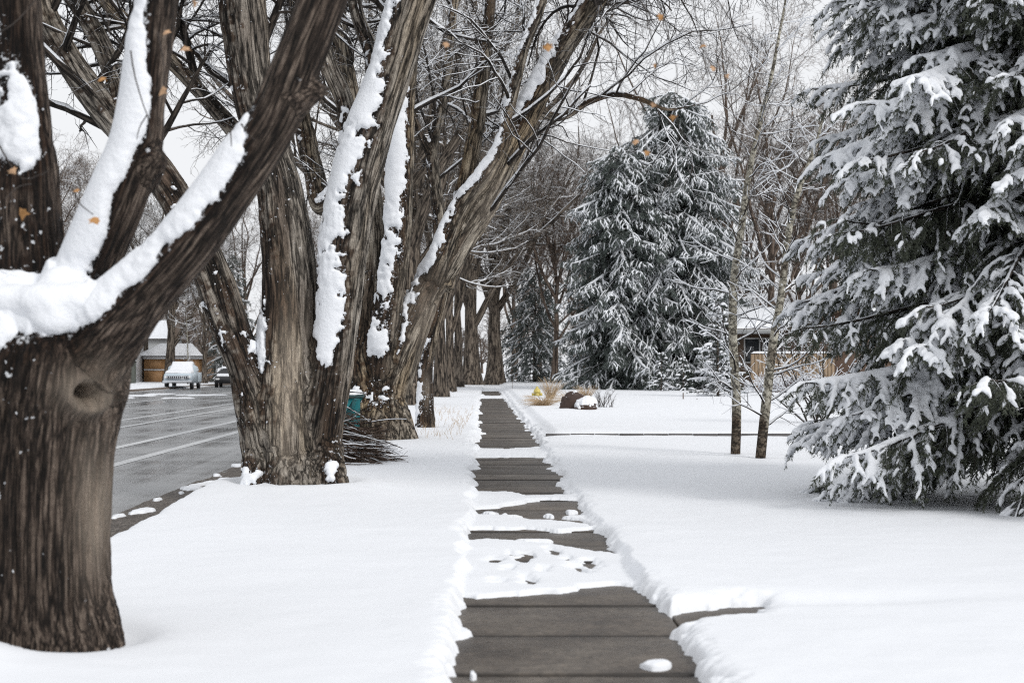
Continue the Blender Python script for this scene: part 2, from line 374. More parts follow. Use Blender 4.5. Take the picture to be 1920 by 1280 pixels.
def lawn_relief(P):
    x, y = P[:, 0], P[:, 1]
    q = np.stack([x, y, np.zeros_like(x)], 1)
    h = 0.10 + 0.06 * (fbm(q * 0.45, 3) - 0.5) + 0.05 * (fbm(q * np.array([0.15, .08, 1]) + 5, 2) - 0.5) * sstep(0.5, 3, np.abs(x - 0.45))
    h += 0.022 * (fbm(q * 1.6 + 20, 3) - 0.5) + 0.010 * (fbm(q * 5, 3) - 0.5) + 0.03 * np.clip(fbm(q * 0.9 + 71, 2) - 0.55, 0, 1)
    for c, A, s in ((T1C + np.array([-.36, -.55]), 0.17, 0.42), (T1C, 0.05, 0.8), (T2C, 0.23, 1.05), (T3C, 0.07, 1.2)):
        r = np.hypot(x - c[0], y - c[1]); h += A * np.exp(-(r / s) ** 2)
    for c, R0_ in ((T1C, .46), (T2C, .62), (T3C, .62)):                    # hollows melted round the trunks
        r = np.hypot(x - c[0], y - c[1]); h -= 0.07 * np.exp(-(np.clip(r - R0_, 0, 9) / 0.14) ** 2)
    h -= 0.05 * np.exp(-(np.hypot(x - 6.3, (y - 15.4)) / 2.4) ** 4)         # thin snow under the spruce
    h += (0.11 * sstep(28.9, 29.15, y) + 0.05 * np.clip(fbm(q * np.array([.5, 0.3, 1]) + 33, 2) - .42, 0, 1) * np.exp(-((y - 28.6) / .5) ** 2)) * sstep(1.2, 1.5, x)                   # the next garden lies a little higher
    # a walk under snow runs off to the right
    yl = 8.78 + 0.02 * (x - 1.3)
    h -= 0.06 * np.exp(-((y - yl) / 0.22) ** 2) * sstep(1.1, 1.5, x) * (1 - 0.75 * sstep(2.0, 3.4, x))
    # dints of footprints across the lawn
    for px, py, a in ((1200,912,1),(1235,925,1),(1320,945,1.3),(1335,950,1),(1360,946,1),(1270,972,.8),(1150,905,.8)):
        g = xy(px, py); h -= 0.012 * a * np.exp(-((x - g[0]) / 0.12) ** 2 - ((y - g[1]) / 0.16) ** 2)
    return h
def snow_height(P):
    x, y = P[:, 0], P[:, 1]
    q = np.stack([x, y, np.zeros_like(x)], 1)
    near = (np.abs(x - 0.5) < 9) & (y < 115)
    fine = np.clip(1.3 - y / 60, 0.35, 1)
    wx = (fbm(q * 5 + 3, 2) - 0.5) * 0.11 * fine + (fbm(q * np.array([2.0, 2.0, 1]) + 77, 2) - 0.5) * 0.26 * sstep(9, 22, y) * 1.25 + (vnoise(q * 9 + 5) - 0.5) * 0.18 * sstep(15, 30, y) + (vnoise(q * 17 + 9) - 0.5) * 0.05 * fine + (vnoise(q * 40) - 0.5) * 0.014
    wy = (fbm(q * 5 + 31, 2) - 0.5) * 0.11 * fine + (vnoise(q * 17 + 51) - 0.5) * 0.05
    W = P + np.stack([wx, wy], 1)
    d = np.full(len(P), 10.0)
    for b in BARE:
        lo = b.min(0) - 0.8; hi = b.max(0) + 0.8
        k = np.where((P[:, 0] > lo[0]) & (P[:, 0] < hi[0]) & (P[:, 1] > lo[1]) & (P[:, 1] < hi[1]))[0]
        if len(k): d[k] = np.minimum(d[k], segdist(W[k], b))
    ed = -3.25 + 0.22 * (fbm(q * np.array([0.1, 0.45, 1]) + 7, 3) - 0.5) + 0.5 * wx
    road = np.maximum(x - ed, -21.6 + 0.7 * (fbm(q * np.array([.1, .12, 1]), 3) - .5) - x)
    d = np.minimum(d, road)
    walk = (1 - sstep(0.57, 0.66, np.abs(x + 0.16 * (fbm(q * 1.7 + 60, 2) - 0.5) + 0.4 * wx - 0.445)))                      # over the pavement the snow is thin
    D = lawn_relief(P); D = D * (1 - walk) + walk * (0.026 + 0.022 * (fbm(q * 3, 2) - 0.3))
    g0 = gnd(1, 2)
    isl = np.full(len(P), -1.0)
    for px, py, rx, ry in ISLES:
        c = gnd(px, py); Y = c[1]; ax = rx * Y * K; ay = max(abs(gnd(px, py - ry)[1] - gnd(px, py + ry)[1]) / 2, 0.03)
        k = (np.abs(x - c[0]) < ax * 2) & (np.abs(y - c[1]) < ay * 2)
        if k.any():
            s = 1 - np.hypot((W[k, 0] - c[0]) / ax, (W[k, 1] - c[1]) / ay); isl[k] = np.maximum(isl[k], s * min(ax, ay))
    w = 0.045 + 0.10 * (1 - walk)
    t = np.clip(d / w, 0, 1); h = D * np.sqrt(1 - (1 - t) ** 2)
    for px, py, rx, ry, s in DENTS:
        c = gnd(px, py); Y = c[1]; ax = rx * Y * K; ay = abs(gnd(px, py - ry)[1] - gnd(px, py + ry)[1]) / 2
        k = (np.abs(x - c[0]) < ax * 3) & (np.abs(y - c[1]) < ay * 3)
        h[k] -= 0.05 * s * np.exp(-(((W[k, 0] - c[0]) / ax) ** 2 + ((W[k, 1] - c[1]) / ay) ** 2) ** 1.5)
    h = np.where(d <= 0, np.maximum(-0.10, d * 1.5 - 0.004), h)
    ti = np.clip(isl / 0.05, 0, 1)
    base = np.where((x < ed) & (x > -21), -0.045, 0.0)
    h = np.where(isl > 0, np.maximum(h, base + 0.034 * np.sqrt(1 - (1 - ti) ** 2)), h)
    return h
def seq(a, b, st): return np.arange(a, b, st)
xs = np.concatenate([-22 - np.geomspace(0.6, 140, 45)[::-1], [-22.3, -22, -21.7, -21.4, -21.1, -20.8], seq(-20.5, -4.7, 0.16), seq(-4.7, -3.2, 0.022), seq(-3.2, -0.55, 0.045), seq(-0.55, 1.45, 0.0095), seq(1.45, 2.6, 0.022), seq(2.6, 7, 0.05), 7 + np.geomspace(0.05, 140, 95)])
ys = [3.2]
while ys[-1] < 420:
    y = ys[-1]; ys.append(y + min(max(0.012, 0.52 * y * y / (CAM_H * FPX * 1024 / 1920)), 0.045 * y))
ys = np.array(ys)
GX, GY = np.meshgrid(xs, ys); PG = np.stack([GX.ravel(), GY.ravel()], 1)
HG = snow_height(PG)
nx, ny = len(xs), len(ys)
ii = (np.arange(ny - 1)[:, None] * nx + np.arange(nx - 1)[None]).ravel()
FG = np.stack([ii, ii + 1, ii + nx + 1, ii + nx], 1)
keep = (HG[FG] > -0.085).any(1)
FG = FG[keep]
used = np.unique(FG); remap = np.full(nx * ny, -1); remap[used] = np.arange(len(used))
tag(mesh('snow_ground', np.column_stack([PG, HG])[used], remap[FG], M_snow), 'smooth white snow lying over lawns and verge', None, None, 'structure')
def ground_z(x, y): return float(snow_height(np.array([[x, y]]))[0])

def ground_mat():
    m, n, l, b = mat('frozen_ground')
    g = N(n, 'ShaderNodeNewGeometry'); n1 = N(n, 'ShaderNodeTexNoise', Scale=0.5, Detail=6.0); l.new(g.outputs['Position'], n1.inputs['Vector'])
    r = ramp(n, [(0.35, (0.55, 0.56, 0.58)), (0.6, SNOWC)]); l.new(n1.outputs[0], r.inputs[0]); l.new(r.outputs[0], b.inputs['Base Color'])
    b.inputs['Roughness'].default_value = 0.8
    return m
a = Acc(); a.add([(-1500, -60, -0.16), (1500, -60, -0.16), (1500, 2500, -0.16), (-1500, 2500, -0.16)], np.array([(0, 1, 2, 3)]))
tag(a.build('ground', ground_mat()), 'snow covered ground reaching the horizon', None, None, 'structure')

def concrete_mat():
    m, n, l, b = mat('damp_concrete')
    g = N(n, 'ShaderNodeNewGeometry')
    n1 = N(n, 'ShaderNodeTexNoise', Scale=1.1, Detail=5.0); l.new(g.outputs['Position'], n1.inputs['Vector'])
    mp = N(n, 'ShaderNodeMapping'); mp.inputs['Scale'].default_value = (2.6, 3.6, 1); l.new(g.outputs['Position'], mp.inputs['Vector'])
    n2 = N(n, 'ShaderNodeTexNoise', Scale=1.0, Detail=5.0, Roughness=0.7); l.new(mp.outputs[0], n2.inputs['Vector'])
    n3 = N(n, 'ShaderNodeTexNoise', Scale=160, Detail=3.0); l.new(g.outputs['Position'], n3.inputs['Vector'])
    r = ramp(n, [(0.38, (0.045, 0.037, 0.031)), (0.48, (0.080, 0.068, 0.058)), (0.56, (0.105, 0.092, 0.080)), (0.66, (0.155, 0.138, 0.121))])
    f = math_(n, l, 'MULTIPLY_ADD', n1.outputs[0], 0.5, math_(n, l, 'MULTIPLY', n2.outputs[0], 0.5)); l.new(f, r.inputs[0])
    gr = ramp(n, [(0.3, (0.75, 0.75, 0.75)), (0.7, (1.2, 1.2, 1.2))]); l.new(n3.outputs[0], gr.inputs[0])
    c = mixc(n, l, 1.0, r.outputs[0], gr.outputs[0], 'MULTIPLY')
    vs = N(n, 'ShaderNodeTexVoronoi', Scale=9.0, Randomness=1.0); l.new(g.outputs['Position'], vs.inputs['Vector'])
    sp = math_(n, l, 'LESS_THAN', vs.outputs[0], 0.10)
    c = mixc(n, l, math_(n, l, 'MULTIPLY', sp, 0.7), c, (0.02, 0.016, 0.013))
    sp_ = N(n, 'ShaderNodeSeparateXYZ'); l.new(g.outputs['Position'], sp_.inputs[0])
    yo = math_(n, l, 'SUBTRACT', sp_.outputs[1], 0.05); fl_ = math_(n, l, 'FLOOR', yo); fc_ = math_(n, l, 'SUBTRACT', yo, fl_)
    wn = N(n, 'ShaderNodeTexWhiteNoise', noise_dimensions='1D'); l.new(fl_, wn.inputs['W'])
    pp = math_(n, l, 'PINGPONG', yo, 0.5); pn = math_(n, l, 'MULTIPLY_ADD', n1.outputs[0], 0.05, pp)
    jr = ramp(n, [(0.045, (0.25, 0.23, 0.21)), (0.065, (0.82, 0.81, 0.80)), (0.16, (1, 1, 1))]); l.new(pn, jr.inputs[0])
    c = mixc(n, l, 1.0, c, jr.outputs[0], 'MULTIPLY')
    tr_ = ramp(n, [(0.0, (0.80, 0.78, 0.76)), (0.5, (1.0, 0.97, 0.93)), (1.0, (1.22, 1.18, 1.13))]); l.new(wn.outputs[0], tr_.inputs[0])
    c = mixc(n, l, 1.0, c, tr_.outputs[0], 'MULTIPLY')
    n5 = N(n, 'ShaderNodeTexNoise', Scale=17, Detail=6.0, Roughness=0.75); l.new(g.outputs['Position'], n5.inputs['Vector'])
    gr5 = ramp(n, [(0.36, (0.66, 0.65, 0.64)), (0.5, (1, 1, 1)), (0.66, (1.38, 1.36, 1.33))]); l.new(n5.outputs[0], gr5.inputs[0])
    c = mixc(n, l, 1.0, c, gr5.outputs[0], 'MULTIPLY')
    l.new(c, b.inputs['Base Color'])
    rr = math_(n, l, 'MULTIPLY_ADD', n2.outputs[0], 0.5, 0.28); l.new(rr, b.inputs['Roughness'])
    bp = N(n, 'ShaderNodeBump', Strength=0.25, Distance=0.004); l.new(n3.outputs[0], bp.inputs['Height']); l.new(bp.outputs[0], b.inputs['Normal'])
    return m
M_conc = concrete_mat()
a = Acc(); rg = rng_(4)
y = 3.05
while y < 104:
    L = 1.0
    dz = rg.uniform(-0.014, 0.0)
    a.box((-0.24, y + 0.014, -0.12), (1.13, y + L - 0.014, dz), 0.013, 2)
    y += L
a.box((-0.23, 3.0, -0.125), (1.12, 104, -0.045))
tag(a.build('sidewalk', M_conc), 'damp grey brown concrete sidewalk', None, None, 'structure')
a = Acc()
a.box((1.14, 8.2, -0.12), (6, 9.3, -0.004), 0.008)
tag(a.build('side_path', M_conc), 'garden path joining the sidewalk', None, None, 'structure')
a = Acc(); a.box((1.14, 28.9, -0.12), (12, 30.1, -0.02))
tag(a.build('garden_path', simple('dark_path', (0.05, 0.045, 0.042), 0.7)), 'snowed over path across the lawn', None, None, 'structure')
a = Acc(); yy_ = 28.9  # dark strip added to imitate the shaded face of the farther snow bank
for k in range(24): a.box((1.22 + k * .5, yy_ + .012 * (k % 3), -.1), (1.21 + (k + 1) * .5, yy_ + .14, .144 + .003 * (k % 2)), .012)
tag(a.build('bank_shade_strip', simple('bank_shade', (0.10, 0.095, 0.095), 0.8, var=.4, scale=2)), 'dark strip standing in for shade on the snow bank of the next lawn', None, None, 'structure')

def road_mat():
    m, n, l, b = mat('wet_asphalt')
    g = N(n, 'ShaderNodeNewGeometry')
    mp = N(n, 'ShaderNodeMapping'); mp.inputs['Scale'].default_value = (1.4, 0.05, 1); mp.inputs['Rotation'].default_value = (0, 0, 0.03); l.new(g.outputs['Position'], mp.inputs['Vector'])
    n1 = N(n, 'ShaderNodeTexNoise', Scale=1.0, Detail=5.0, Roughness=0.6); l.new(mp.outputs[0], n1.inputs['Vector'])
    mp2 = N(n, 'ShaderNodeMapping'); mp2.inputs['Scale'].default_value = (0.12, 0.5, 1); l.new(g.outputs['Position'], mp2.inputs['Vector'])
    n2 = N(n, 'ShaderNodeTexNoise', Scale=1.0, Detail=6.0, Roughness=0.65); l.new(mp2.outputs[0], n2.inputs['Vector'])
    n3 = N(n, 'ShaderNodeTexNoise', Scale=90, Detail=3.0); l.new(g.outputs['Position'], n3.inputs['Vector'])
    f = math_(n, l, 'MULTIPLY_ADD', n1.outputs[0], 0.55, math_(n, l, 'MULTIPLY', n2.outputs[0], 0.45))
    r = ramp(n, [(0.38, (0.06, 0.062, 0.066)), (0.5, (0.15, 0.155, 0.16)), (0.62, (0.27, 0.275, 0.28))]); l.new(f, r.inputs[0])
    gr = ramp(n, [(0.3, (0.7, 0.7, 0.7)), (0.7, (1.25, 1.25, 1.25))]); l.new(n3.outputs[0], gr.inputs[0])
    c = mixc(n, l, 1.0, r.outputs[0], gr.outputs[0], 'MULTIPLY')
    vs = N(n, 'ShaderNodeTexVoronoi', Scale=3.5, Randomness=1.0); l.new(g.outputs['Position'], vs.inputs['Vector'])
    c = mixc(n, l, math_(n, l, 'MULTIPLY', math_(n, l, 'LESS_THAN', vs.outputs[0], 0.07), 0.8), c, (0.015, 0.013, 0.011))
    l.new(c, b.inputs['Base Color'])
    rr = ramp(n, [(0.40, (0.10, 0.10, 0.10)), (0.60, (0.40, 0.40, 0.40))]); l.new(f, rr.inputs[0]); l.new(rr.outputs[0], b.inputs['Roughness'])
    bp = N(n, 'ShaderNodeBump', Strength=0.3, Distance=0.004); l.new(n3.outputs[0], bp.inputs['Height']); l.new(bp.outputs[0], b.inputs['Normal'])
    return m
a = Acc(); a.add([(-23, -40, -0.05), (-3.86, -40, -0.05), (-3.86, 600, -0.05), (-23, 600, -0.05)], np.array([(0, 1, 2, 3)]))
tag(a.build('road', road_mat()), 'wet grey asphalt street', None, None, 'structure')
def gutter_mat():
    m, n, l, b = mat('gutter_grit')
    g = N(n, 'ShaderNodeNewGeometry')
    n1 = N(n, 'ShaderNodeTexNoise', Scale=32, Detail=8.0, Roughness=0.75); l.new(g.outputs['Position'], n1.inputs['Vector'])
    r = ramp(n, [(0.38, (0.012, 0.009, 0.007)), (0.5, (0.075, 0.06, 0.048)), (0.6, (0.22, 0.19, 0.165))]); l.new(n1.outputs[0], r.inputs[0])
    l.new(r.outputs[0], b.inputs['Base Color']); b.inputs['Roughness'].default_value = 0.7
    bp = N(n, 'ShaderNodeBump', Strength=0.8, Distance=0.03); l.new(n1.outputs[0], bp.inputs['Height']); l.new(bp.outputs[0], b.inputs['Normal'])
    return m
a = Acc(); gy = np.linspace(4, 130, 640); gx = np.linspace(-3.99, -3.2, 12)
gX, gY = np.meshgrid(gx, gy); q = np.stack([gX.ravel(), gY.ravel(), np.zeros(gX.size)], 1)
gz = -0.048 + 0.03 * (fbm(q * 6, 3) - 0.42) * np.clip((q[:, 0] + 3.98) / 0.1, 0, 1) - 0.03 * (q[:, 0] < -3.97)
gx_j = q[:, 0] + (q[:, 0] < -3.9) * 0.14 * (fbm(q * np.array([0, 1.5, 1]), 3) - 0.5)
ii = (np.arange(len(gy) - 1)[:, None] * 12 + np.arange(11)[None]).ravel()
tag(mesh('gutter', np.column_stack([gx_j, q[:, 1], gz]), np.stack([ii, ii + 1, ii + 13, ii + 12], 1), gutter_mat()), 'dirty brown gutter between road and snow', None, None, 'structure')
M_paint = simple('road_paint', (0.46, 0.47, 0.48), 0.45, var=0.35, scale=5)
for x0, w_ in ((-5.9, 0.11), (-7.1, 0.11), (-9.35, 0.10), (-10.55, 0.10), (-15.2, 0.16)):
    a = Acc(); a.add([(x0 - w_, -40, -0.045), (x0 + w_, -40, -0.045), (x0 + w_, 600, -0.045), (x0 - w_, 600, -0.045)], np.array([(0, 1, 2, 3)]))
    tag(a.build('road_marking', M_paint), 'white lane line on the street', None, None, 'structure')

# ------------------------------------------------------------------ the old street trees: limbs grown into one skin
class Limb:
    def __init__(s, pts, Y):
        P = np.array([[*at(p[0], p[1], Y + (p[3] if len(p) > 3 else 0)), p[2] * (Y + (p[3] if len(p) > 3 else 0)) * K] for p in pts])
        ln = np.linalg.norm(np.diff(P[:, :3], axis=0), axis=1).sum()
        q = catmull(P, max(6, int(ln / 0.05)))
        s.P = q[:, :3]; s.R = np.maximum(q[:, 3], 0.004)
        T = np.gradient(s.P, axis=0); s.T = unit(T)
        n = np.cross(s.T[0], [0.0, 1, 0.02]); n /= np.linalg.norm(n); Ns = [n]
        for t in s.T[1:]:
            n = n - t * (n @ t); n = n / np.linalg.norm(n); Ns.append(n)
        s.N = np.array(Ns); s.B = np.cross(s.T, s.N)
        s.S = np.concatenate([[0], np.cumsum(np.linalg.norm(np.diff(s.P, axis=0), axis=1))])
def skin(limbs, voxel, roots=(), smooth=8, lump=0.06, seed=1, extra=()):
    rg = rng_(seed); ac = Acc()
    for L in limbs:
        k = 20; a_ = np.arange(k) * 2 * np.pi / k
        q = np.stack([np.cos(a_)[None] * np.ones((len(L.P), 1)), np.sin(a_)[None] * np.ones((len(L.P), 1)), L.S[:, None] / np.maximum(L.R[:, None], .05) * 0.35 * np.ones((1, k))], -1).reshape(-1, 3)
        f = 1 + lump * 2 * (fbm(q * 1.3 + rg.uniform(0, 50), 2) - 0.5).reshape(len(L.P), k)
        V = L.P[:, None] + (np.cos(a_)[None, :, None] * L.N[:, None] + np.sin(a_)[None, :, None] * L.B[:, None]) * (L.R[:, None] * f)[..., None]
        n = len(L.P); i = np.arange(n - 1)[:, None] * k; j = np.arange(k)[None]; j2 = (j + 1) % k
        F = np.stack([i + j, i + j2, i + k + j2, i + k + j], -1).reshape(-1, 4)
        V = np.concatenate([V.reshape(-1, 3), [L.P[0]], [L.P[-1]]]); jj = np.arange(k)
        f3 = np.concatenate([np.stack([np.full(k, n * k), (jj + 1) % k, jj], 1), np.stack([np.full(k, n * k + 1), (n - 1) * k + jj, (n - 1) * k + (jj + 1) % k], 1)])
        ac.add(V, [f3, F])
    for c, r in extra:
        bm = bmesh.new(); bmesh.ops.create_icosphere(bm, subdivisions=3, radius=1)
        for v in bm.verts: v.co = Vector(np.array(c) + np.array(v.co) * np.array(r))
        ac.bm(bm)
    o = ac.build('tmp', M_snow); me = remesh(o, voxel)
    return me
def remesh(o, voxel):
    md = o.modifiers.new('r', 'REMESH'); md.mode = 'VOXEL'; md.voxel_size = voxel
    dg = bpy.context.evaluated_depsgraph_get(); ev = o.evaluated_get(dg)
    m2 = bpy.data.meshes.new_from_object(ev)
    V = np.empty(len(m2.vertices) * 3, np.float32); m2.vertices.foreach_get('co', V); V = V.reshape(-1, 3).astype(float)
    tot = np.empty(len(m2.polygons), np.int32); m2.polygons.foreach_get('loop_total', tot)
    lp = np.empty(len(m2.loops), np.int32); m2.loops.foreach_get('vertex_index', lp)
    st = np.concatenate([[0], np.cumsum(tot)[:-1]])
    F = [np.stack([lp[st[tot == k] + i] for i in range(k)], 1) for k in (3, 4) if (tot == k).any()]
    od = o.data; bpy.data.objects.remove(o); bpy.data.meshes.remove(od); bpy.data.meshes.remove(m2)
    return V, F
def edges_of(F):
    E = np.concatenate([np.stack([f[:, i], f[:, (i + 1) % f.shape[1]]], 1) for f in F for i in range(f.shape[1])])
    E.sort(axis=1); return np.unique(E, axis=0)
def laplace(V, F, it, lam=0.5):
    E = edges_of(F); n = len(V); a = np.concatenate([E[:, 0], E[:, 1]]); b = np.concatenate([E[:, 1], E[:, 0]])
    deg = np.maximum(np.bincount(a, minlength=n), 1)
    for k in range(it):
        S = np.stack([np.bincount(a, V[b, c], minlength=n) for c in range(3)], 1) / deg[:, None]
        V = V + lam * (S - V)
    return V
def normals(V, F):
    Nn = np.zeros_like(V)
    for f in F:
        fn = np.cross(V[f[:, 1]] - V[f[:, 0]], V[f[:, 2]] - V[f[:, 0]])
        for i in range(f.shape[1]):
            for c in range(3): Nn[:, c] += np.bincount(f[:, i], fn[:, c], minlength=len(V))
    return unit(Nn)
def bark_coords(V, limbs):
    tot = sum(len(L.P) for L in limbs); kd = kdtree.KDTree(tot); own = []; i = 0
    allP = np.concatenate([L.P for L in limbs]); allR = np.concatenate([L.R for L in limbs])
    T = np.concatenate([L.T for L in limbs]); Nn = np.concatenate([L.N for L in limbs]); B = np.concatenate([L.B for L in limbs])
    S = np.concatenate([L.S + 7.3 * k for k, L in enumerate(limbs)])
    sc = np.concatenate([np.zeros(len(L.P)) + k for k, L in enumerate(limbs)])
    idx = np.zeros(len(V), int); li = sc.astype(int)
    nzl = np.stack([1 + 0.5 * (fbm(V * 7 + 13.7 * k, 2) - 0.5) for k in range(len(limbs))], 1)
    for c in range(0, len(V), 20000):
        v = V[c:c + 20000]
        d = np.sqrt(((v ** 2).sum(1)[:, None] + (allP ** 2).sum(1)[None] - 2 * v @ allP.T).clip(0)) / allR[None] ** 0.9 * nzl[c:c + 20000][:, li]
        idx[c:c + 20000] = d.argmin(1)
    w = V - allP[idx]
    bk = np.stack([(w * Nn[idx]).sum(1), (w * B[idx]).sum(1), S[idx] + (w * T[idx]).sum(1)], 1)
    return bk, T[idx], allR[idx], sc[idx]
WIND = unit(np.array([-0.50, -0.35, 0.80]))
def old_tree(root, limbs, voxel, m, smooth=8, furrow=18, stretch=0.12, amp=0.02, snow_t=0.05, snow_th=0.55, snow_noise=0.5, boost=(), wet_shade=(), pales=(), post=None, wind=WIND, extra=(), fleck=0.12, nroot=0):
    V, F = skin(limbs, voxel, smooth=smooth, extra=extra)
    V = laplace(V, F, smooth); Nn = normals(V, F)
    bk, T, R, li = bark_coords(V, limbs[:len(limbs) - nroot])
    q = bk * np.array([furrow, furrow, furrow * stretch])
    q = q + 1.2 * np.stack([fbm(q * 0.5, 2), fbm(q * 0.5 + 40, 2), 0 * q[:, 0]], 1)
    rid = 1 - np.abs(2 * fbm(q, 2) - 1) * 1.6; rid2 = fbm(q * 2.3 + 9, 2)
    am = amp * np.clip(R / 0.25, 0.25, 1.0)
    V0 = V; V = V + Nn * (am * (0.8 * (rid - 0.55) + 0.7 * (rid2 - 0.5)))[:, None]
    if post is not None: V = post(V, Nn)
    # where wet snow has stuck
    sm = Nn @ wind + snow_noise * (fbm(V0 * 2.2, 3) - 0.5) + 0.9 * snow_noise * (fbm(V0 * 9, 2) - 0.5) + 0.45 * snow_noise * (vnoise(V0 * 20) - 0.5) + 0.4 * snow_noise * (vnoise(V0 * 42) - 0.5) - snow_th
    for c, r, g in boost: sm = sm + g * np.exp(-(((V0 - np.array(c)) / np.array(r)) ** 2).sum(1))
    sm = np.where(V0[:, 2] < -0.1, -1, sm)
    fl = (vnoise(V0 * 38) - 0.5) + 0.55 * (Nn @ unit(np.array([-.3, -.3, .9]))) + 0.35 * (fbm(V0 * 1.5 + 3, 2) - 0.5)
    wet = sstep(-0.42, -0.05, sm) * sstep(0.28, 0.52, fbm(V0 * np.array([2.5, 2.5, .9]) + 11, 3) + 0.25 * sstep(-0.3, 0, sm))
    wet = wet + 0.8 * sstep(0.62, 0.72, fbm(bk * np.array([2.6, 2.6, .35]) + 21, 2))
    for c, r, g in wet_shade: wet = wet + g * np.exp(-(((V0 - np.array(c)) / np.array(r)) ** 2).sum(1))
    pale = np.zeros(len(V))
    for c, r, g in pales: pale = np.maximum(pale, g * np.exp(-(((V0 - np.array(c)) / np.array(r)) ** 2).sum(1)) * (0.5 + fbm(bk * np.array([20, 20, 3]), 2)))
    mesh('trunk', V, F, m, root, True, dict(bk=bk, wet=np.clip(wet, 0, 1), pale=np.clip(pale, 0, 1), snowm=np.clip(sm, -1.2, 1)))
    s0 = 0.10; tk = np.where(sm > s0, snow_t * np.clip(R / 0.2, 0.35, 1.3) * sstep(s0 - .05, 0.6, sm) ** 0.7, -0.02)
    flk = (sm <= s0) & (fl > 0.62 - fleck); tk = np.where(flk, 0.010, tk)
    up = np.array([0, 0, 1.0]); dirn = unit(Nn + 0.25 * up * (sm > 0.15)[:, None])
    VS = V0 + dirn * (tk + np.where(tk > 0, am * 0.6, 0))[:, None]
    ks = []
    hot = tk > 0
    for f in F: ks.append(f[hot[f].any(1)])
    used = np.unique(np.concatenate([k.ravel() for k in ks if len(k)])); rm = np.full(len(V), -1); rm[used] = np.arange(len(used))
    VS = VS[used]; FS = [rm[k] for k in ks]
    VS = laplace(VS, FS, 2, 0.4)
    mesh('snow', VS, FS, M_snowt, root, True)
def limb_batch(limbs, n=14, t0=0.0, rmax=9):
    P = np.stack([L.P[np.linspace(int(t0 * (len(L.P) - 1)), len(L.P) - 1, n).astype(int)] for L in limbs])
    Rr = np.stack([L.R[np.linspace(int(t0 * (len(L.P) - 1)), len(L.P) - 1, n).astype(int)] for L in limbs])
    return P, np.minimum(Rr, rmax)
def crown(root, seeds, rg, plan, m=None, snow_lv=2, snow_amt=1.0, kside=(5, 4, 3, 3, 3), first=None, name='branches', keep=None):
    """plan: list of dicts for grow(); the branches of a crown are one part, the snow lying on them another"""
    P, Rr = seeds; ac = Acc(); sn = Acc()
    if first is not None:
        v, f, b = tubes(first[0], first[1], 7); ac.add(v, f, bk=b)
        v, f, b = snow_tubes(first[0], first[1], rg, snow_amt); sn.add(v, f)
    for k, g in enumerate(plan):
        P, Rr = grow(P, Rr, rg, **g)
        if keep is not None:
            kk = keep(P)
            P, Rr = P[kk], Rr[kk]
        v, f, b = tubes(P, Rr, kside[k]); ac.add(v, f, bk=b)
        if k < snow_lv:
            v, f, b = snow_tubes(P, Rr, rg, snow_amt, k=4, minr=0.004 + 0.003 * (k == 0)); sn.add(v, f)
    ac.build(name, m or M_limb, root, True)
    if sn.n: sn.build('branch_snow', M_snowt, root, True)
    return P, Rr

# --- the near tree at the left edge (about 8 m away)
t1 = thing('street_tree', 'nearest thick dark trunk with a knot hole and snow packed in its fork', 'tree', (T1C[0], T1C[1], 0))
def rel(root, limbs):                                    # limbs are laid out in world space; bring them under the root
    o = np.array(root.location)
    for L in limbs: L.P = L.P - o
    return o
L1 = [Limb([(66,1275,200),(67,1215,164),(66,1130,143),(66,1000,136),(68,880,136),(76,780,142),(88,700,150),(100,640,140),(104,600,110)], T1Y),
      Limb([(80,690,100),(20,620,85,.1),(-60,560,66,.15),(-190,470,56,.2),(-330,330,50,.3)], T1Y),
      Limb([(60,700,90),(52,560,72,.22),(47,440,66,.28),(44,300,60,.3),(38,150,48,.3),(32,0,44,.3),(26,-160,40,.3),(30,-420,30,.3)], T1Y),
      Limb([(105,690,80),(140,590,56,.05),(180,480,49,.0),(226,370,47,-.05),(258,285,44,-.05),(270,200,38,-.05),(284,100,38,-.05),(298,-20,37,-.05),(312,-180,34,-.05),(300,-460,24,0)], T1Y),
      Limb([(258,330,44),(285,300,32,-.08),(300,286,22,-.1)], T1Y),
      Limb([(122,710,100),(160,670,84,-.1),(215,610,66,-.2),(285,535,54,-.25),(365,445,49,-.3),(445,335,46,-.3),(515,225,47,-.3),(560,115,46,-.3),(607,-5,44,-.3),(650,-140,40,-.3),(700,-360,30,-.3)], T1Y),
      Limb([(545,190,40,-.3),(588,172,22,-.32),(607,168,15,-.34)], T1Y),
      Limb([(-40,1330,60,-.2),(0,1220,70,-.1),(40,1120,80,0)], T1Y), Limb([(200,1330,50,-.1),(176,1230,60,-.05),(130,1110,80,0)], T1Y)]
o1 = rel(t1, L1)
KN = at(152, 738, T1Y - 0.40) - o1
def knot(V, Nn):
    d = (V - KN); r = np.sqrt((d[:, 0] * 1.0) ** 2 + (d[:, 2] * 0.9) ** 2 + (0.4 * d[:, 1]) ** 2); f = d[:, 1] < 0.25
    h = 0.075 * np.exp(-((r - 0.085) / 0.032) ** 2) - 0.20 * np.exp(-(r / 0.052) ** 4)
    return V + Nn * (h * f)[:, None] + np.array([0, 0.02, 0]) * 0
def w1(px, py, dy=0.0): return at(px, py, T1Y + dy) - o1
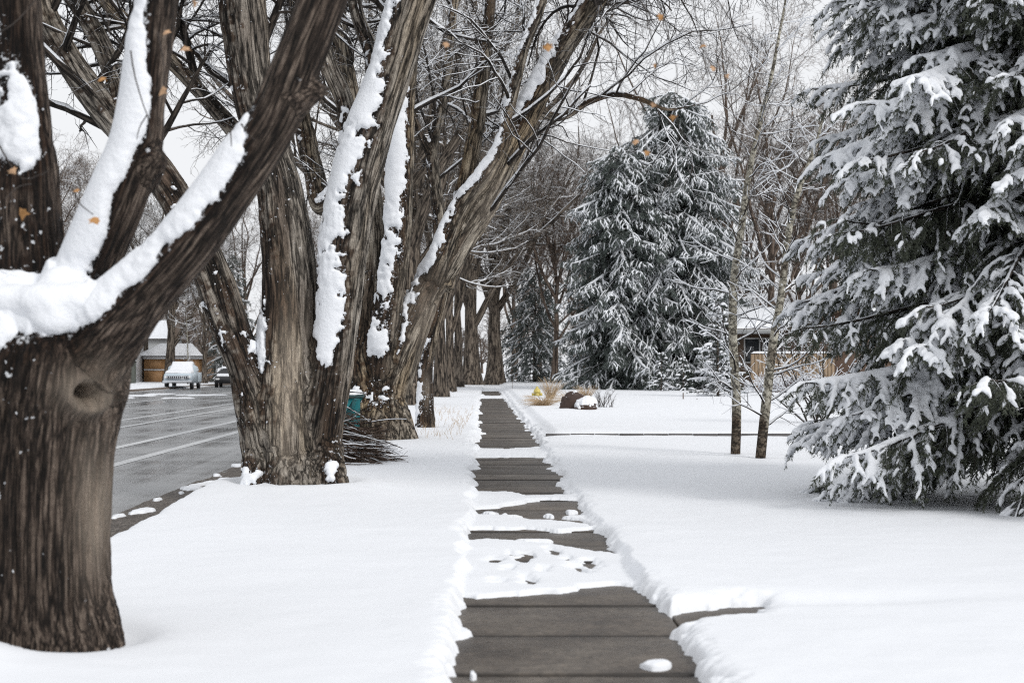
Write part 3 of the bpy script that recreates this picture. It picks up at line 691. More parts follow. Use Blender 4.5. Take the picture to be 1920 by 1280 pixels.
old_tree(t1, L1, 0.011, M_bark1, nroot=2, smooth=10, furrow=25, stretch=0.075, amp=0.024, snow_t=0.058, snow_th=0.62, snow_noise=0.38, fleck=-1,
    boost=[(w1(60,560,-.15),(.30,.3,.13),.9),(w1(130,560,-.15),(.22,.3,.14),.8),(w1(0,560,-.1),(.25,.3,.12),.7),
           (w1(50,262,-.05),(.19,.4,.20),.95),(w1(26,140,-.05),(.13,.4,.28),.9),(w1(72,470,-.1),(.11,.4,.16),.8),
           (w1(250,180,-.2),(.2,.3,.42),.85),(w1(185,390,-.2),(.13,.4,.25),.9),(w1(148,430,-.2),(.11,.4,.16),.8),
           (w1(390,330,-.4),(.30,.35,.30),.35),(w1(300,330,-.1),(.09,.25,.12),-1.2),(w1(225,400,-.1),(.10,.25,.16),-.7),(w1(270,640,-.3),(.3,.3,.1),-.3),
           (w1(560,60,-.3),(.3,.4,.34),-1.4),(w1(60,1100),(1,1,.9),-.6),(w1(10,400,.1),(.07,.3,.3),-.3)],
    wet_shade=[(w1(90,650,-.35),(.45,.4,.10),.7),(w1(215,440,-.2),(.16,.3,.22),.6),(w1(60,450),(.2,.4,.4),.35),(w1(30,930),(.27,.8,1.0),.75),
          (KN,(.05,.3,.055),1.5)],  # knot hole: shade inside the recess painted into the bark colour, not wetness
    pales=[(w1(160,960,-.35),(.075,.5,.30),1.0),(w1(152,738,-.4),(.105,.3,.105),1.4),(w1(190,700,-.3),(.1,.4,.1),.4)], post=knot,
    extra=[(w1(70,575,-.16),(.34,.22,.11))] if False else ())
# snow heaped in the fork
def heap(root, blobs, voxel=0.02, it=6, name='snow'):
    ac = Acc()
    for c, r in blobs:
        bm = bmesh.new(); bmesh.ops.create_icosphere(bm, subdivisions=3, radius=1)
        for v in bm.verts: v.co = Vector(np.array(c) + np.array(v.co) * np.array(r))
        ac.bm(bm)
    V, F = remesh(ac.build('tmp', M_snow), voxel); V = laplace(V, F, it); Nn = normals(V, F)
    V = V + Nn * (0.03 * (fbm(V * 6, 3) - 0.5) + 0.012 * (fbm(V * 22, 2) - .5))[:, None]
    mesh(name, V, F, M_snowt, root, True)
heap(t1, [(w1(30,570,-.22),(.20,.16,.105)),(w1(90,572,-.28),(.20,.15,.115)),(w1(150,565,-.25),(.16,.16,.10)),(w1(-20,555,-.12),(.16,.18,.09)),(w1(100,600,-.33),(.13,.09,.09)),(w1(200,545,-.22),(.12,.15,.06)),(w1(118,530,-.1),(.12,.14,.09)),
           ], it=12)

# --- the broad multi-stemmed tree in the middle distance (about 19 m away)
t2 = thing('street_tree', 'broad grey tree of three stems, the right one leaning and plastered with snow', 'tree', (T2C[0], T2C[1], 0))
L2 = [Limb([(552,960,88),(552,905,74),(550,860,69),(548,830,72),(545,760,66),(543,690,59),(543,600,53),(541,500,50),(522,350,42),(490,240,37),(472,170,37),(456,30,43),(446,-90,40),(430,-300,34),(400,-560,24)], T2Y),
      Limb([(590,880,50),(603,790,42,-.1),(619,700,39,-.15),(634,590,38,-.2),(647,450,45,-.2),(677,300,43,-.2),(728,150,38,-.2),(764,30,40,-.2),(800,-80,40,-.2),(880,-300,32,-.2),(960,-560,22,-.2)], T2Y),
      Limb([(520,880,60),(492,790,46,-.05),(460,690,33,-.1),(424,590,36,-.1),(388,490,34,-.1),(345,400,32,-.1),(295,320,30,0),(245,260,29,0),(185,190,28,.1),(122,100,26,.1),(82,25,26,.1),(66,-60,26,.1),(40,-260,20,.1)], T2Y),
      Limb([(238,245,24),(222,160,20,.2),(182,70,18,.3),(140,-10,17,.4),(80,-160,13,.5)], T2Y),
      Limb([(500,300,26),(440,245,17,.3),(370,165,15,.4),(310,105,14,.5),(240,45,13,.6),(180,-15,12,.7),(90,-120,8,.8)], T2Y),
      Limb([(662,300,24),(648,200,18,.2),(620,130,17,.3),(592,40,15,.4),(575,-60,14,.5),(560,-260,9,.6)], T2Y),
      Limb([(690,260,20),(700,120,15,.4),(668,20,13,.6),(650,-120,11,.8)], T2Y),
      Limb([(452,955,14,-.45),(472,918,22,-.35),(486,885,34,-.2),(502,820,40,-.05)], T2Y), Limb([(655,955,14,-.45),(636,915,20,-.4),(616,880,32,-.25),(600,810,40,-.05)], T2Y), Limb([(560,960,50,-.4),(556,890,60,-.2),(552,820,50,0)], T2Y)]
o2 = rel(t2, L2)
def w2(px, py, dy=0.0): return at(px, py, T2Y + dy) - o2
old_tree(t2, L2, 0.017, M_bark2, nroot=3, smooth=6, furrow=9.5, stretch=0.10, amp=0.045, snow_t=0.016, snow_th=0.74, snow_noise=0.85, fleck=-1,
    boost=[(w2(636,480,-.3),(.22,.5,1.2),.75),(w2(694,200,-.3),(.26,.5,1.0),.62),(w2(612,640,-.3),(.12,.5,.35),.8),(w2(480,640,-.2),(.14,.5,.35),.9),(w2(430,560,-.2),(.2,.5,.7),.25),
           (w2(484,890,-.4),(.12,.5,.10),.6),(w2(622,880,-.4),(.10,.5,.12),.55),(w2(552,820),(.6,.8,.30),-.3),(w2(545,250,-.2),(.35,.5,1.6),-.5),(w2(555,720,-.4),(.35,.5,.9),-.5),(w2(330,360),(.4,.5,.5),.25)],
    wet_shade=[(w2(535,580,-.3),(.22,.5,.30),1.0),(w2(618,790,-.3),(.17,.6,.8),1.1),(w2(468,650,-.2),(.18,.5,.55),1.0),(w2(590,600,-.2),(.10,.5,.6),.6),(w2(470,60,-.2),(.2,.5,.5),.5),(w2(490,900,-.3),(.25,.5,.15),1.0),(w2(330,350),(.3,.5,.4),.7)],
    pales=[(w2(535,720,-.5),(.13,.5,.9),.8),(w2(570,640,-.5),(.08,.5,.5),.4)])
for pts in ([(240,200,10,.2),(190,60,9,.5),(120,-60,7,.9),(20,-130,4,1.3)], [(370,160,8,.5),(330,20,7,.9),(250,-110,5,1.4),(150,-160,3,1.8)], [(480,120,8,.3),(540,-30,7,.7),(600,-150,5,1.2),(700,-190,3,1.6)]):
    L_ = Limb(pts, T2Y); L_.P = L_.P - o2; L2.append(L_)
v, f, b = tubes(*limb_batch(L2[-3:], 20), 8); mesh('branches', v, f, M_limb, t2, True, dict(bk=b))
crown(t2, limb_batch(L2[-3:], 14, 0.05), rng_(22), [dict(count=22, length=1.8, ang=(35, 85), n=9, up=-.05, wig=.14, rr=.42, rmin=.008, t0=.05), dict(count=8, length=.75, ang=(25, 60), n=7, up=-.02, wig=.16, rr=.5, rmin=.005), dict(count=6, length=.32, ang=(25, 55), n=5, wig=.2, rr=.55, rmin=.003)], snow_lv=1, snow_amt=.8)
rg = rng_(21)
crown(t2, limb_batch([L for L in L2[0:7]], 14, 0.45, 0.16), rg, [dict(count=10, length=2.4, ang=(30, 70), n=8, up=.05, wig=.16, rr=.32, rmin=.012, t0=.05),
      dict(count=6, length=1.1, ang=(25, 65), n=6, up=.03, wig=.18, rr=.5, rmin=.007), dict(count=6, length=.5, ang=(25, 60), n=5, wig=.2, rr=.5, rmin=.004)], snow_lv=2)

# --- the next tree along the verge (about 31 m away)
t3 = thing('street_tree', 'brown forked tree behind the brush pile with one stem arching right over the sidewalk', 'tree', (T3C[0], T3C[1], 0))
L3 = [Limb([(708,880,68),(708,825,58),(704,770,50),(696,710,42),(688,660,36),(690,600,30),(694,500,29),(692,400,28),(676,300,26),(650,180,24),(630,60,22),(620,-100,20),(600,-300,15)], T3Y),
      Limb([(712,740,36),(716,650,26,-.3),(730,560,25,-.35),(744,460,25,-.4),(750,360,24,-.4),(754,240,22,-.4),(764,120,19,-.3),(776,0,17,-.2),(790,-200,13,0)], T3Y),
      Limb([(715,780,40),(742,690,38),(768,620,34),(798,550,31),(848,470,30),(904,385,29),(956,280,27),(1006,180,24),(1058,85,21),(1112,5,21),(1170,-90,18),(1250,-240,13)], T3Y),
      Limb([(800,560,24),(830,470,20,-.25),(866,385,18,-.3),(908,330,17,-.35),(940,270,13,-.35),(958,190,11,-.3),(984,90,10,-.3),(1018,0,9,-.3),(1050,-130,7,-.3)], T3Y),
      Limb([(830,540,22),(852,455,19,.4),(870,360,18,.5),(888,270,16,.5),(900,190,14,.5),(914,60,11,.5),(926,-60,10,.5),(940,-260,7,.5)], T3Y),
      Limb([(1000,200,15),(1030,218,10,.3),(1062,216,8.5,.4),(1100,192,7.5,.5),(1150,177,6.5,.5),(1200,186,5.5,.6),(1250,205,4,.7),(1310,196,2.5,.8)], T3Y),
      Limb([(1040,110,10),(1065,55,8,.2),(1092,20,7,.3),(1150,-40,6,.4)], T3Y),
      Limb([(676,300,18),(610,385,20,.5),(588,320,19,.7),(572,250,18,.8),(555,150,15,.9),(545,20,12,1.0),(540,-150,9,1.2)], T3Y),
      Limb([(660,870,30,-.5),(672,810,34,-.3),(690,740,34,-.1)], T3Y), Limb([(772,880,30,-.6),(748,815,32,-.35),(722,740,36,-.1)], T3Y), Limb([(716,880,36,-.7),(712,810,40,-.4),(708,750,36,-.1)], T3Y)]
o3 = rel(t3, L3)
def w3(px, py, dy=0.0): return at(px, py, T3Y + dy) - o3
old_tree(t3, L3, 0.034, M_bark3, nroot=3, smooth=5, furrow=7.5, stretch=0.16, amp=0.05, snow_t=0.040, snow_th=0.66, snow_noise=0.75, fleck=-1,
    boost=[(w3(715,650,-.4),(.25,.5,.25),1.0),(w3(750,300,-.5),(.3,.4,2.8),.75),(w3(725,560,-.4),(.25,.5,.6),.5),(w3(830,460,-.3),(.4,.5,.4),.3),(w3(960,170,-.3),(.5,.5,1.5),.2),(w3(790,490,-.3),(.2,.5,.25),.5),
           (w3(690,560),(.3,.6,1.6),-.5),(w3(880,300,.5),(.35,.4,2),-.2),(w3(800,640,-.3),(.5,.5,.9),-.4),(w3(708,800,-.4),(1.,1.,.42),-.7)],
    wet_shade=[(w3(708,690,-.4),(.25,.5,.4),1.1),(w3(690,800,-.4),(.6,.5,.25),.9),(w3(815,520,-.3),(.2,.5,.4),.8),(w3(735,450,-.4),(.3,.5,1.6),.6),(w3(1150,190,.5),(1.6,1,.6),1.0)],
    pales=[(w3(800,580,.0),(.4,.8,.8),.55),(w3(920,380,.0),(.3,.8,1),.5)])
for pts in ([(1150,-60,11,.2),(1210,-150,9,.4),(1330,-215,7,.8),(1480,-225,4,1.2)], [(1060,60,9,.3),(1130,-60,8,.9),(1240,-130,6,1.5),(1360,-140,4,2.2)], [(1112,0,9,-.3),(1200,-60,7,-.9),(1300,-70,5,-1.5),(1420,-40,3,-2)], [(930,-60,8,.6),(1000,-140,7,1.2),(1120,-190,5,2)]):
    L_ = Limb(pts, T3Y); L_.P = L_.P - o3; L3.append(L_)
v, f, b = tubes(*limb_batch(L3[-4:], 20), 8); ob_ = mesh('branches', v, f, M_limb, t3, True, dict(bk=b))
crown(t3, limb_batch(L3[-4:], 14, 0.05), rng_(33), [dict(count=22, length=2.1, ang=(35, 85), n=10, up=-.075, wig=.13, rr=.42, rmin=.010, t0=.05), dict(count=8, length=.85, ang=(25, 60), n=7, up=-.02, wig=.16, rr=.5, rmin=.006), dict(count=6, length=.36, ang=(25, 55), n=5, wig=.2, rr=.55, rmin=.004)], snow_lv=1, snow_amt=.8)
rg = rng_(31)
crown(t3, limb_batch(L3[0:8], 14, 0.3, 0.16), rg, [dict(count=8, length=3.4, ang=(30, 75), n=8, up=.04, wig=.18, rr=.34, rmin=.013, t0=.05),
      dict(count=8, length=1.5, ang=(25, 65), n=6, up=.02, wig=.2, rr=.5, rmin=.008), dict(count=6, length=.7, ang=(25, 60), n=5, wig=.2, rr=.5, rmin=.005)], snow_lv=2)

# ------------------------------------------------------------------ conifers under snow
def needles(ac, P, Rr, rg, per, ln, w, fwd=0.75, tmin=0.0):
    """needle clumps along twigs: thin leaf-sized triangles pointing out and forward"""
    B, n, _ = P.shape; pi = np.repeat(np.arange(B), per); t = rg.uniform(tmin, 1, len(pi))
    p, T, r = sample(P, Rr, pi, t)
    U = unit(np.cross(T, unit(rg.normal(size=(len(pi), 3))))); d = unit(T * fwd + U * rg.uniform(.4, 1.1, (len(pi), 1)) + np.array([0, 0, -0.12]))
    sd = unit(np.cross(d, rg.normal(size=d.shape))) * w; l = ln * rg.uniform(.6, 1.2, (len(pi), 1))
    V = np.stack([p - sd, p + sd, p + d * l], 1).reshape(-1, 3)
    ac.add(V, np.arange(len(V)).reshape(-1, 3))
def spruce(root, rg, H, zlo, zhi, nb, Lf, droop, rise, sec, l2, ter, l3, droop2, needle, nl, nw, snow_r, snow_p, trunk_r, greens, voxel=None, az_ok=None, snow_bias=0.0, twig_r=0.006, hang=0.0, bsnow=0.9):
    zs = zlo + (zhi - zlo) * (np.arange(nb) + rg.uniform(0, 1, nb)) / nb
    az = (np.arange(nb) * 2.39996 + rg.uniform(-.5, .5, nb)) % (2 * np.pi)
    if az_ok is not None:
        k = az_ok(az, zs); zs, az = zs[k], az[k]
    B = len(zs); L = Lf(zs) * rg.uniform(0.78, 1.12, B); s = np.linspace(0, 1, 14)[None]
    D = np.stack([np.cos(az), np.sin(az), 0 * az], 1)
    rs = (rise * rg.uniform(-.3, 2.0, B))[:, None]; dr = (droop * rg.uniform(.6, 1.3, B))[:, None]
    rad = L[:, None] * (s - 0.10 * dr * s ** 3); zz = L[:, None] * (rs * s - dr * s ** 2 + 0.42 * dr * s ** 4)
    side = np.stack([-D[:, 1], D[:, 0], 0 * az], 1)
    bend = (rg.normal(size=B) * 0.10)[:, None] * L[:, None] * s ** 2
    P = D[:, None] * rad[..., None] + side[:, None] * bend[..., None]; P[..., 2] += zs[:, None] + zz
    R0 = (0.012 + 0.012 * L)[:, None] * np.linspace(1, .18, 14)[None]
    T = np.empty_like(P); T[:, 1:-1] = P[:, 2:] - P[:, :-2]; T[:, 0] = P[:, 1] - P[:, 0]; T[:, -1] = P[:, -1] - P[:, -2]; T = unit(T)
    wood = Acc(); v, f, b = tubes(P, R0, 5); wood.add(v, f, bk=b)
    # side shoots, alternately left and right
    cnt = np.maximum((L * 0.9 / sec).astype(int), 3); pi = np.repeat(np.arange(B), cnt); M = len(pi)
    first = np.concatenate([[0], np.cumsum(cnt)[:-1]]); j = np.arange(M) - np.repeat(first, cnt)
    t = 0.10 + 0.90 * (j + rg.uniform(0, 1, M)) / cnt[pi]; t = np.clip(t, 0, 1)
    p, tt, r = sample(P, R0, pi, t)
    sg = np.where(j % 2 == 0, 1.0, -1.0); sd = unit(np.cross(tt, np.array([0, 0, 1.0])))
    d = unit(tt * rg.uniform(.5, 1.0, (M, 1)) + sd * sg[:, None] * rg.uniform(.55, 1.0, (M, 1)) + np.array([0, 0, 1.0]) * rg.normal(size=(M, 1)) * 0.18 + np.array([0, 0, -hang]) * rg.uniform(.2, 1, (M, 1)))
    tip = t > 0.97; d[tip] = tt[tip]
    ln = (l2 * np.clip(1.15 - t, .22, 1) ** 0.7 * rg.uniform(.6, 1.2, M) * np.clip(L[pi] / 2.0, 0.35, 1.2))
    n2 = 7; P2 = np.empty((M, n2, 3)); P2[:, 0] = p; dd = d.copy()
    for k in range(1, n2):
        dd = unit(dd + np.array([0, 0, -droop2]) + rg.normal(size=(M, 3)) * 0.07); P2[:, k] = P2[:, k - 1] + dd * (ln / (n2 - 1))[:, None]
    R2 = np.maximum(0.35 * r, twig_r)[:, None] * np.linspace(1, .4, n2)[None]
    v, f, b = tubes(P2, R2, 3); wood.add(v, f, bk=b)
    # twigs
    c3 = np.maximum((ln / ter).astype(int), 1); qi = np.repeat(np.arange(M), c3); Q = len(qi)
    f3 = np.concatenate([[0], np.cumsum(c3)[:-1]]); j3 = np.arange(Q) - np.repeat(f3, c3)
    t3 = np.clip(0.12 + 0.9 * (j3 + rg.uniform(0, 1, Q)) / c3[qi], 0, 1)
    p3, tt3, r3 = sample(P2, R2, qi, t3)
    s3 = np.where(j3 % 2 == 0, 1.0, -1.0); sd3 = unit(np.cross(tt3, np.array([0, 0, 1.0]) + 0.25 * rg.normal(size=(Q, 3))))
    d3 = unit(tt3 * rg.uniform(.6, 1.1, (Q, 1)) + sd3 * s3[:, None] * rg.uniform(.4, .9, (Q, 1)) + np.array([0, 0, -1.0]) * rg.uniform(0, .45, (Q, 1)))
    l3_ = l3 * rg.uniform(.55, 1.3, Q); n3 = 4; P3 = np.empty((Q, n3, 3)); P3[:, 0] = p3
    for k in range(1, n3):
        d3 = unit(d3 + np.array([0, 0, -droop2 * 0.9])); P3[:, k] = P3[:, k - 1] + d3 * (l3_ / (n3 - 1))[:, None]
    R3 = np.full((Q, n3), twig_r * 0.6)
    if trunk_r:
        tp_ = np.array([[0, 0, z] for z in np.linspace(-0.3, H, 24)])[None]; tr = (trunk_r * np.linspace(1.15, 0.05, 24))[None]
        v, f, b = tubes(tp_, tr, 12); tk = Acc(); tk.add(v, f, bk=b); tk.build('trunk', M_trunkfar, root, True)
    wood.build('branches', M_limb, root, True)
    g = Acc(); needles(g, P3, R3, rg, needle, nl, nw); needles(g, P2, R2, rg, needle * 2, nl, nw); needles(g, P, R0, rg, needle * 6, nl, nw, tmin=0.35)
    g.build('needles', greens, root, False)
    # snow: rounded lumps lying along the upper side of shoots and twigs
    bs = rg.uniform(0.2, 1.25, B)
    outer = np.clip(0.25 + 0.9 * t, 0, 1.1)
    ex2 = bs[pi] * outer + snow_bias; k2 = rg.uniform(0, 1, M) < snow_p * ex2
    ex3 = bs[pi][qi] * outer[qi] + snow_bias; k3 = (rg.uniform(0, 1, Q) < snow_p * ex3) & (k2[qi] | (rg.uniform(0, 1, Q) < 0.25))
    sn = Acc(); up = np.array([0, 0, 1.0])
    def lay(PP, keep, rad, prof, lift):
        A = PP[keep]
        if not len(A): return
        n = A.shape[1]; Tm = unit(A[:, -1] - A[:, 0]); hz = np.sqrt(np.clip(1 - Tm[:, 2] ** 2, 0.05, 1))
        rr = rad * rg.uniform(.65, 1.25, len(A)) * (0.45 + 0.55 * hz)
        nz = 0.75 + 0.5 * vnoise(A.reshape(-1, 3) * (0.35 / rad)).reshape(len(A), n)
        RR = rr[:, None] * np.array(prof)[None] * nz
        v, f, b = tubes(A + up * (RR * lift)[..., None], RR, 6, caps=True); sn.add(v, f)
    lay(P2, k2, snow_r * (0.86 if voxel else 1.0), [.3, .8, 1, 1, .95, .85, .4], .62)
    lay(P3, k3, snow_r * 0.92, [.65, 1.05, 1, .5], .62)
    kb = rg.uniform(0, 1, B) < bsnow * bs
    lay(P[:, 5:], kb, snow_r * 1.35, [.4, .9, 1, 1.1, 1.1, 1, .9, .7, .4], .7)
    if voxel:
        V, F = remesh(sn.build('tmp', M_snow), voxel); V = laplace(V, F, 2, .5); Nn = normals(V, F)
        V = V + Nn * (snow_r * 0.55 * (fbm(V * 10, 2) - 0.5) + snow_r * .30 * (vnoise(V * 26) - .5))[:, None]
        mesh('snow', V, F, M_snowt, root, True)
    else:
        sn.build('snow', M_snowt, root, True)
    return P2, P3

# the large spruce at the right edge
sc = at(1985, 800, 15.4); SPX, SPY = sc[0], sc[1]
s1 = thing('spruce_tree', 'large dark spruce at the right edge with drooping boughs heaped in thick snow', 'conifer', (SPX, SPY, 0))
def near_len(z): return np.where(z < 1.2, 2.05 + 0.80 * z, 3.0 * np.clip(1 - (z - 1.2) / 17.0, 0.1, 1) ** 0.75)
def near_az(az, z):
    th = math.atan2(-SPY, -SPX)                          # towards the camera
    dd = np.abs((az - th + np.pi) % (2 * np.pi) - np.pi)
    return (dd < R_(115)) | (np.random.default_rng(3).uniform(0, 1, len(az)) < 0.45)
spruce(s1, rng_(77), 13.5, 0.80, 9.0, 400, near_len, 0.50, 0.13, 0.075, 0.85, 0.040, 0.125, 0.15, 22, 0.048, 0.005, 0.032, 1.0, 0.20, M_green1, voxel=0.0155, az_ok=near_az, snow_bias=0.06, hang=.12)
# conifers farther off
def conifer(name, label, px, base_y, Y, seed, greens, group=None, **k):
    c = at(px, base_y, Y); r = thing(name, label, 'conifer', (c[0], c[1], 0), group)
    spruce(r, rng_(seed), greens=greens, **k); return r
conifer('spruce_tree', 'tallest blue grey spruce in the garden, its frosted boughs hanging to the ground', 1266, 736, 83, 5, M_green2, H=17.8, zlo=0.3, zhi=17.4, nb=380,
        Lf=lambda z: 6.5 * np.clip(1 - z / 18.1, .05, 1) ** 0.42, droop=0.85, rise=0.16, sec=0.22, l2=1.1, ter=0.15, l3=0.30, droop2=0.17, needle=11, nl=0.16, nw=0.024, snow_r=0.047, snow_p=1.2, trunk_r=0.3, twig_r=0.012, hang=0.12, bsnow=.6)
conifer('spruce_tree', 'shorter blue grey spruce standing against the left side of the tallest spruce', 1166, 737, 81, 6, M_green2, H=14.2, zlo=0.2, zhi=13.8, nb=270,
        Lf=lambda z: 4.4 * np.clip(1 - z / 14.4, .06, 1) ** 0.28, droop=0.65, rise=0.14, sec=0.22, l2=1.0, ter=0.15, l3=0.30, droop2=0.17, needle=11, nl=0.16, nw=0.024, snow_r=0.047, snow_p=1.15, trunk_r=0.25, twig_r=0.012, hang=0.12, bsnow=.6)
conifer('conifer_tree', 'dark spreading evergreen behind the end of the sidewalk', 1003, 720, 118, 7, M_green2, H=10.2, zlo=0.2, zhi=9.8, nb=120,
        Lf=lambda z: 4.0 * np.clip(1 - z / 11.0, .05, 1) ** 0.5, droop=0.8, rise=0.15, sec=0.4, l2=1.3, ter=0.24, l3=0.45, droop2=0.22, needle=8, nl=0.2, nw=0.028, snow_r=0.05, snow_p=0.42, trunk_r=0.2, twig_r=0.02)
conifer('spruce_tree', 'small young spruce white with snow beside the brick house', 1346, 752, 62, 8, M_green3, H=5.0, zlo=0.1, zhi=4.9, nb=95,
        Lf=lambda z: 1.4 * np.clip(1 - z / 5.1, .05, 1) ** 0.8, droop=0.15, rise=0.20, sec=0.13, l2=0.55, ter=0.10, l3=0.17, droop2=0.05, needle=7, nl=0.09, nw=0.012, snow_r=0.042, snow_p=1.5, trunk_r=0.06, twig_r=0.008)
for px, H_, lab, sd in ((1240, 2.3, 'low snowy young spruce at the foot of the tallest spruce', 9), (1281, 2.0, 'smallest snowy spruce between the tallest spruce and the young spruce', 10)):
    conifer('young_spruce', lab, px, 741, 76, sd, M_green3, H=H_, zlo=0.05, zhi=H_ * .97, nb=40,
        Lf=lambda z: 0.95 * np.clip(1 - z / (H_ * 1.03), .05, 1) ** 0.7, droop=0.3, rise=0.2, sec=0.15, l2=0.5, ter=0.12, l3=0.2, droop2=0.08, needle=7, nl=0.1, nw=0.014, snow_r=0.036, snow_p=0.9, trunk_r=0.05, twig_r=0.008)
conifer('conifer_tree', 'grey green conifer seen between the stems at far left across the street', 437, 716, 128, 12, M_green2, H=12, zlo=0.3, zhi=11.6, nb=110,
        Lf=lambda z: 3.2 * np.clip(1 - z / 12.2, .05, 1) ** 0.7, droop=0.6, rise=0.15, sec=0.4, l2=1.2, ter=0.26, l3=0.45, droop2=0.15, needle=8, nl=0.2, nw=0.028, snow_r=0.05, snow_p=0.5, trunk_r=0.2, twig_r=0.02)

# ------------------------------------------------------------------ bare trees
def kids(o): return [c for c in bpy.data.objects if c.parent == o]
def dup(root, loc, rz, sc, label, group=None, name=None):
    r = root.copy(); link(r); r.location = loc; r.rotation_euler = (0, 0, rz); r.scale = (sc, sc, sc); r['label'] = label
    if group: r['group'] = group
    for ch in kids(root):
        c = ch.copy(); link(c, r)
    return r
def bare_model(root, seed, H, r0, nl, spread, twigs=(7, 7, 6, 3), m=None, fork=0.22, rm=1.0, snow=1.0):
    rg = rng_(seed); n = 12
    u = np.linspace(0, 1, n)
    tr = np.zeros((1, n, 3)); tr[0, :, 2] = -0.3 + u * H * 0.72; tr[0, :, 0] = np.cumsum(rg.normal(size=n)) * 0.07 * u * H / 14; tr[0, :, 1] = np.cumsum(rg.normal(size=n)) * 0.05
    rr = (r0 * (1.25 * np.exp(-u * 14) * 0.6 + np.linspace(1, .22, n)))[None]
    v, f, b = tubes(tr, rr, 14); a = Acc(); a.add(v, f, bk=b)
    P = np.empty((nl, 14, 3)); Rr = np.empty((nl, 14))
    for k in range(nl):
        t = fork + 0.6 * (k / nl); z0 = tr[0, int(t * (n - 1))]; az = k * 2.4 + rg.uniform(-.4, .4); L = H * (0.95 - 0.55 * t) * rg.uniform(.8, 1.1)
        d = unit(np.array([math.cos(az) * spread, math.sin(az) * spread, 1.0])); p = z0.copy()
        for i in range(14):
            P[k, i] = p; p = p + d * L / 13; d = unit(d + rg.normal(size=3) * 0.09 + np.array([0, 0, .035]))
        Rr[k] = r0 * rg.uniform(.42, .6) * np.linspace(1, .13, 14)
    v, f, b = tubes(P, Rr, 8); a.add(v, f, bk=b); a.build('trunk', m or M_trunkfar, root, True)
    ac = Acc(); sn = Acc(); v, f, b = snow_tubes(P, Rr, rg, 0.9 * snow, lo=0.35); sn.add(v, f)
    lens = (H * 0.24, H * 0.12, H * 0.062, H * 0.035); mins = (.022, .014, .010, .008)
    P = np.concatenate([P, np.repeat(tr, 1, 0)[:, np.linspace(5, 11, 14).astype(int)]]); Rr = np.concatenate([Rr, rr[:, np.linspace(5, 11, 14).astype(int)]])
    for k, c in enumerate(twigs):
        P, Rr = grow(P, Rr, rg, c, lens[k], (28, 68), (8, 6, 5, 4)[k], up=(.05, .03, .02, 0)[k], wig=(.15, .2, .22, .25)[k], rr=.42 if k == 0 else .55, rmin=mins[k] * rm, t0=.22 if k == 0 else .12, taper=.4)
        v, f, b = tubes(P, Rr, (5, 4, 3, 3)[k]); ac.add(v, f, bk=b)
        if k < 2 and snow > 0: v, f, b = snow_tubes(P, Rr, rg, snow * (1.0, 1.0, .9)[k], k=3, minr=(.012, .008, .006)[k]); sn.add(v, f)
    ac.build('branches', m or M_brown, root, True)
    if sn.n: sn.build('branch_snow', M_snowt, root, True)
def bpos(px, Y): return ((px - HX) * Y * K, Y, 0)
ROWG = 'bare trees lining the verge'
bt = []
b0 = thing('bare_tree', 'bare grey trunk just beyond the dark thin trunk on the verge', 'tree', bpos(826, 66), ROWG); bare_model(b0, 201, 19, 0.30, 7, 0.42, m=M_trunkfar, fork=.36, twigs=(7, 6, 6, 3))
b1 = thing('bare_tree', 'thick old bare tree with a buttressed foot left of the sidewalk end', 'tree', bpos(884, 108), ROWG); bare_model(b1, 202, 23, 0.62, 9, 0.62, m=M_trunkfar, fork=.3)
b2 = thing('bare_tree', 'bare brown tree rising behind the two spruces', 'tree', bpos(1335, 104)); bare_model(b2, 203, 28, 0.36, 9, 0.55, m=M_brown, twigs=(6, 6, 4, 3), snow=.7)
b3 = thing('bare_tree', 'bare brown tree in the thicket left of the shorter spruce', 'tree', bpos(1040, 112)); bare_model(b3, 204, 18, 0.26, 10, 0.6, m=M_brown, fork=.36, twigs=(7, 7, 6, 3))
b4 = thing('bare_tree', 'dark forked bare tree across the street behind the white pickup', 'tree', bpos(318, 124)); bare_model(b4, 205, 17, 0.46, 6, 0.7, m=M_trunkfar, fork=.3)
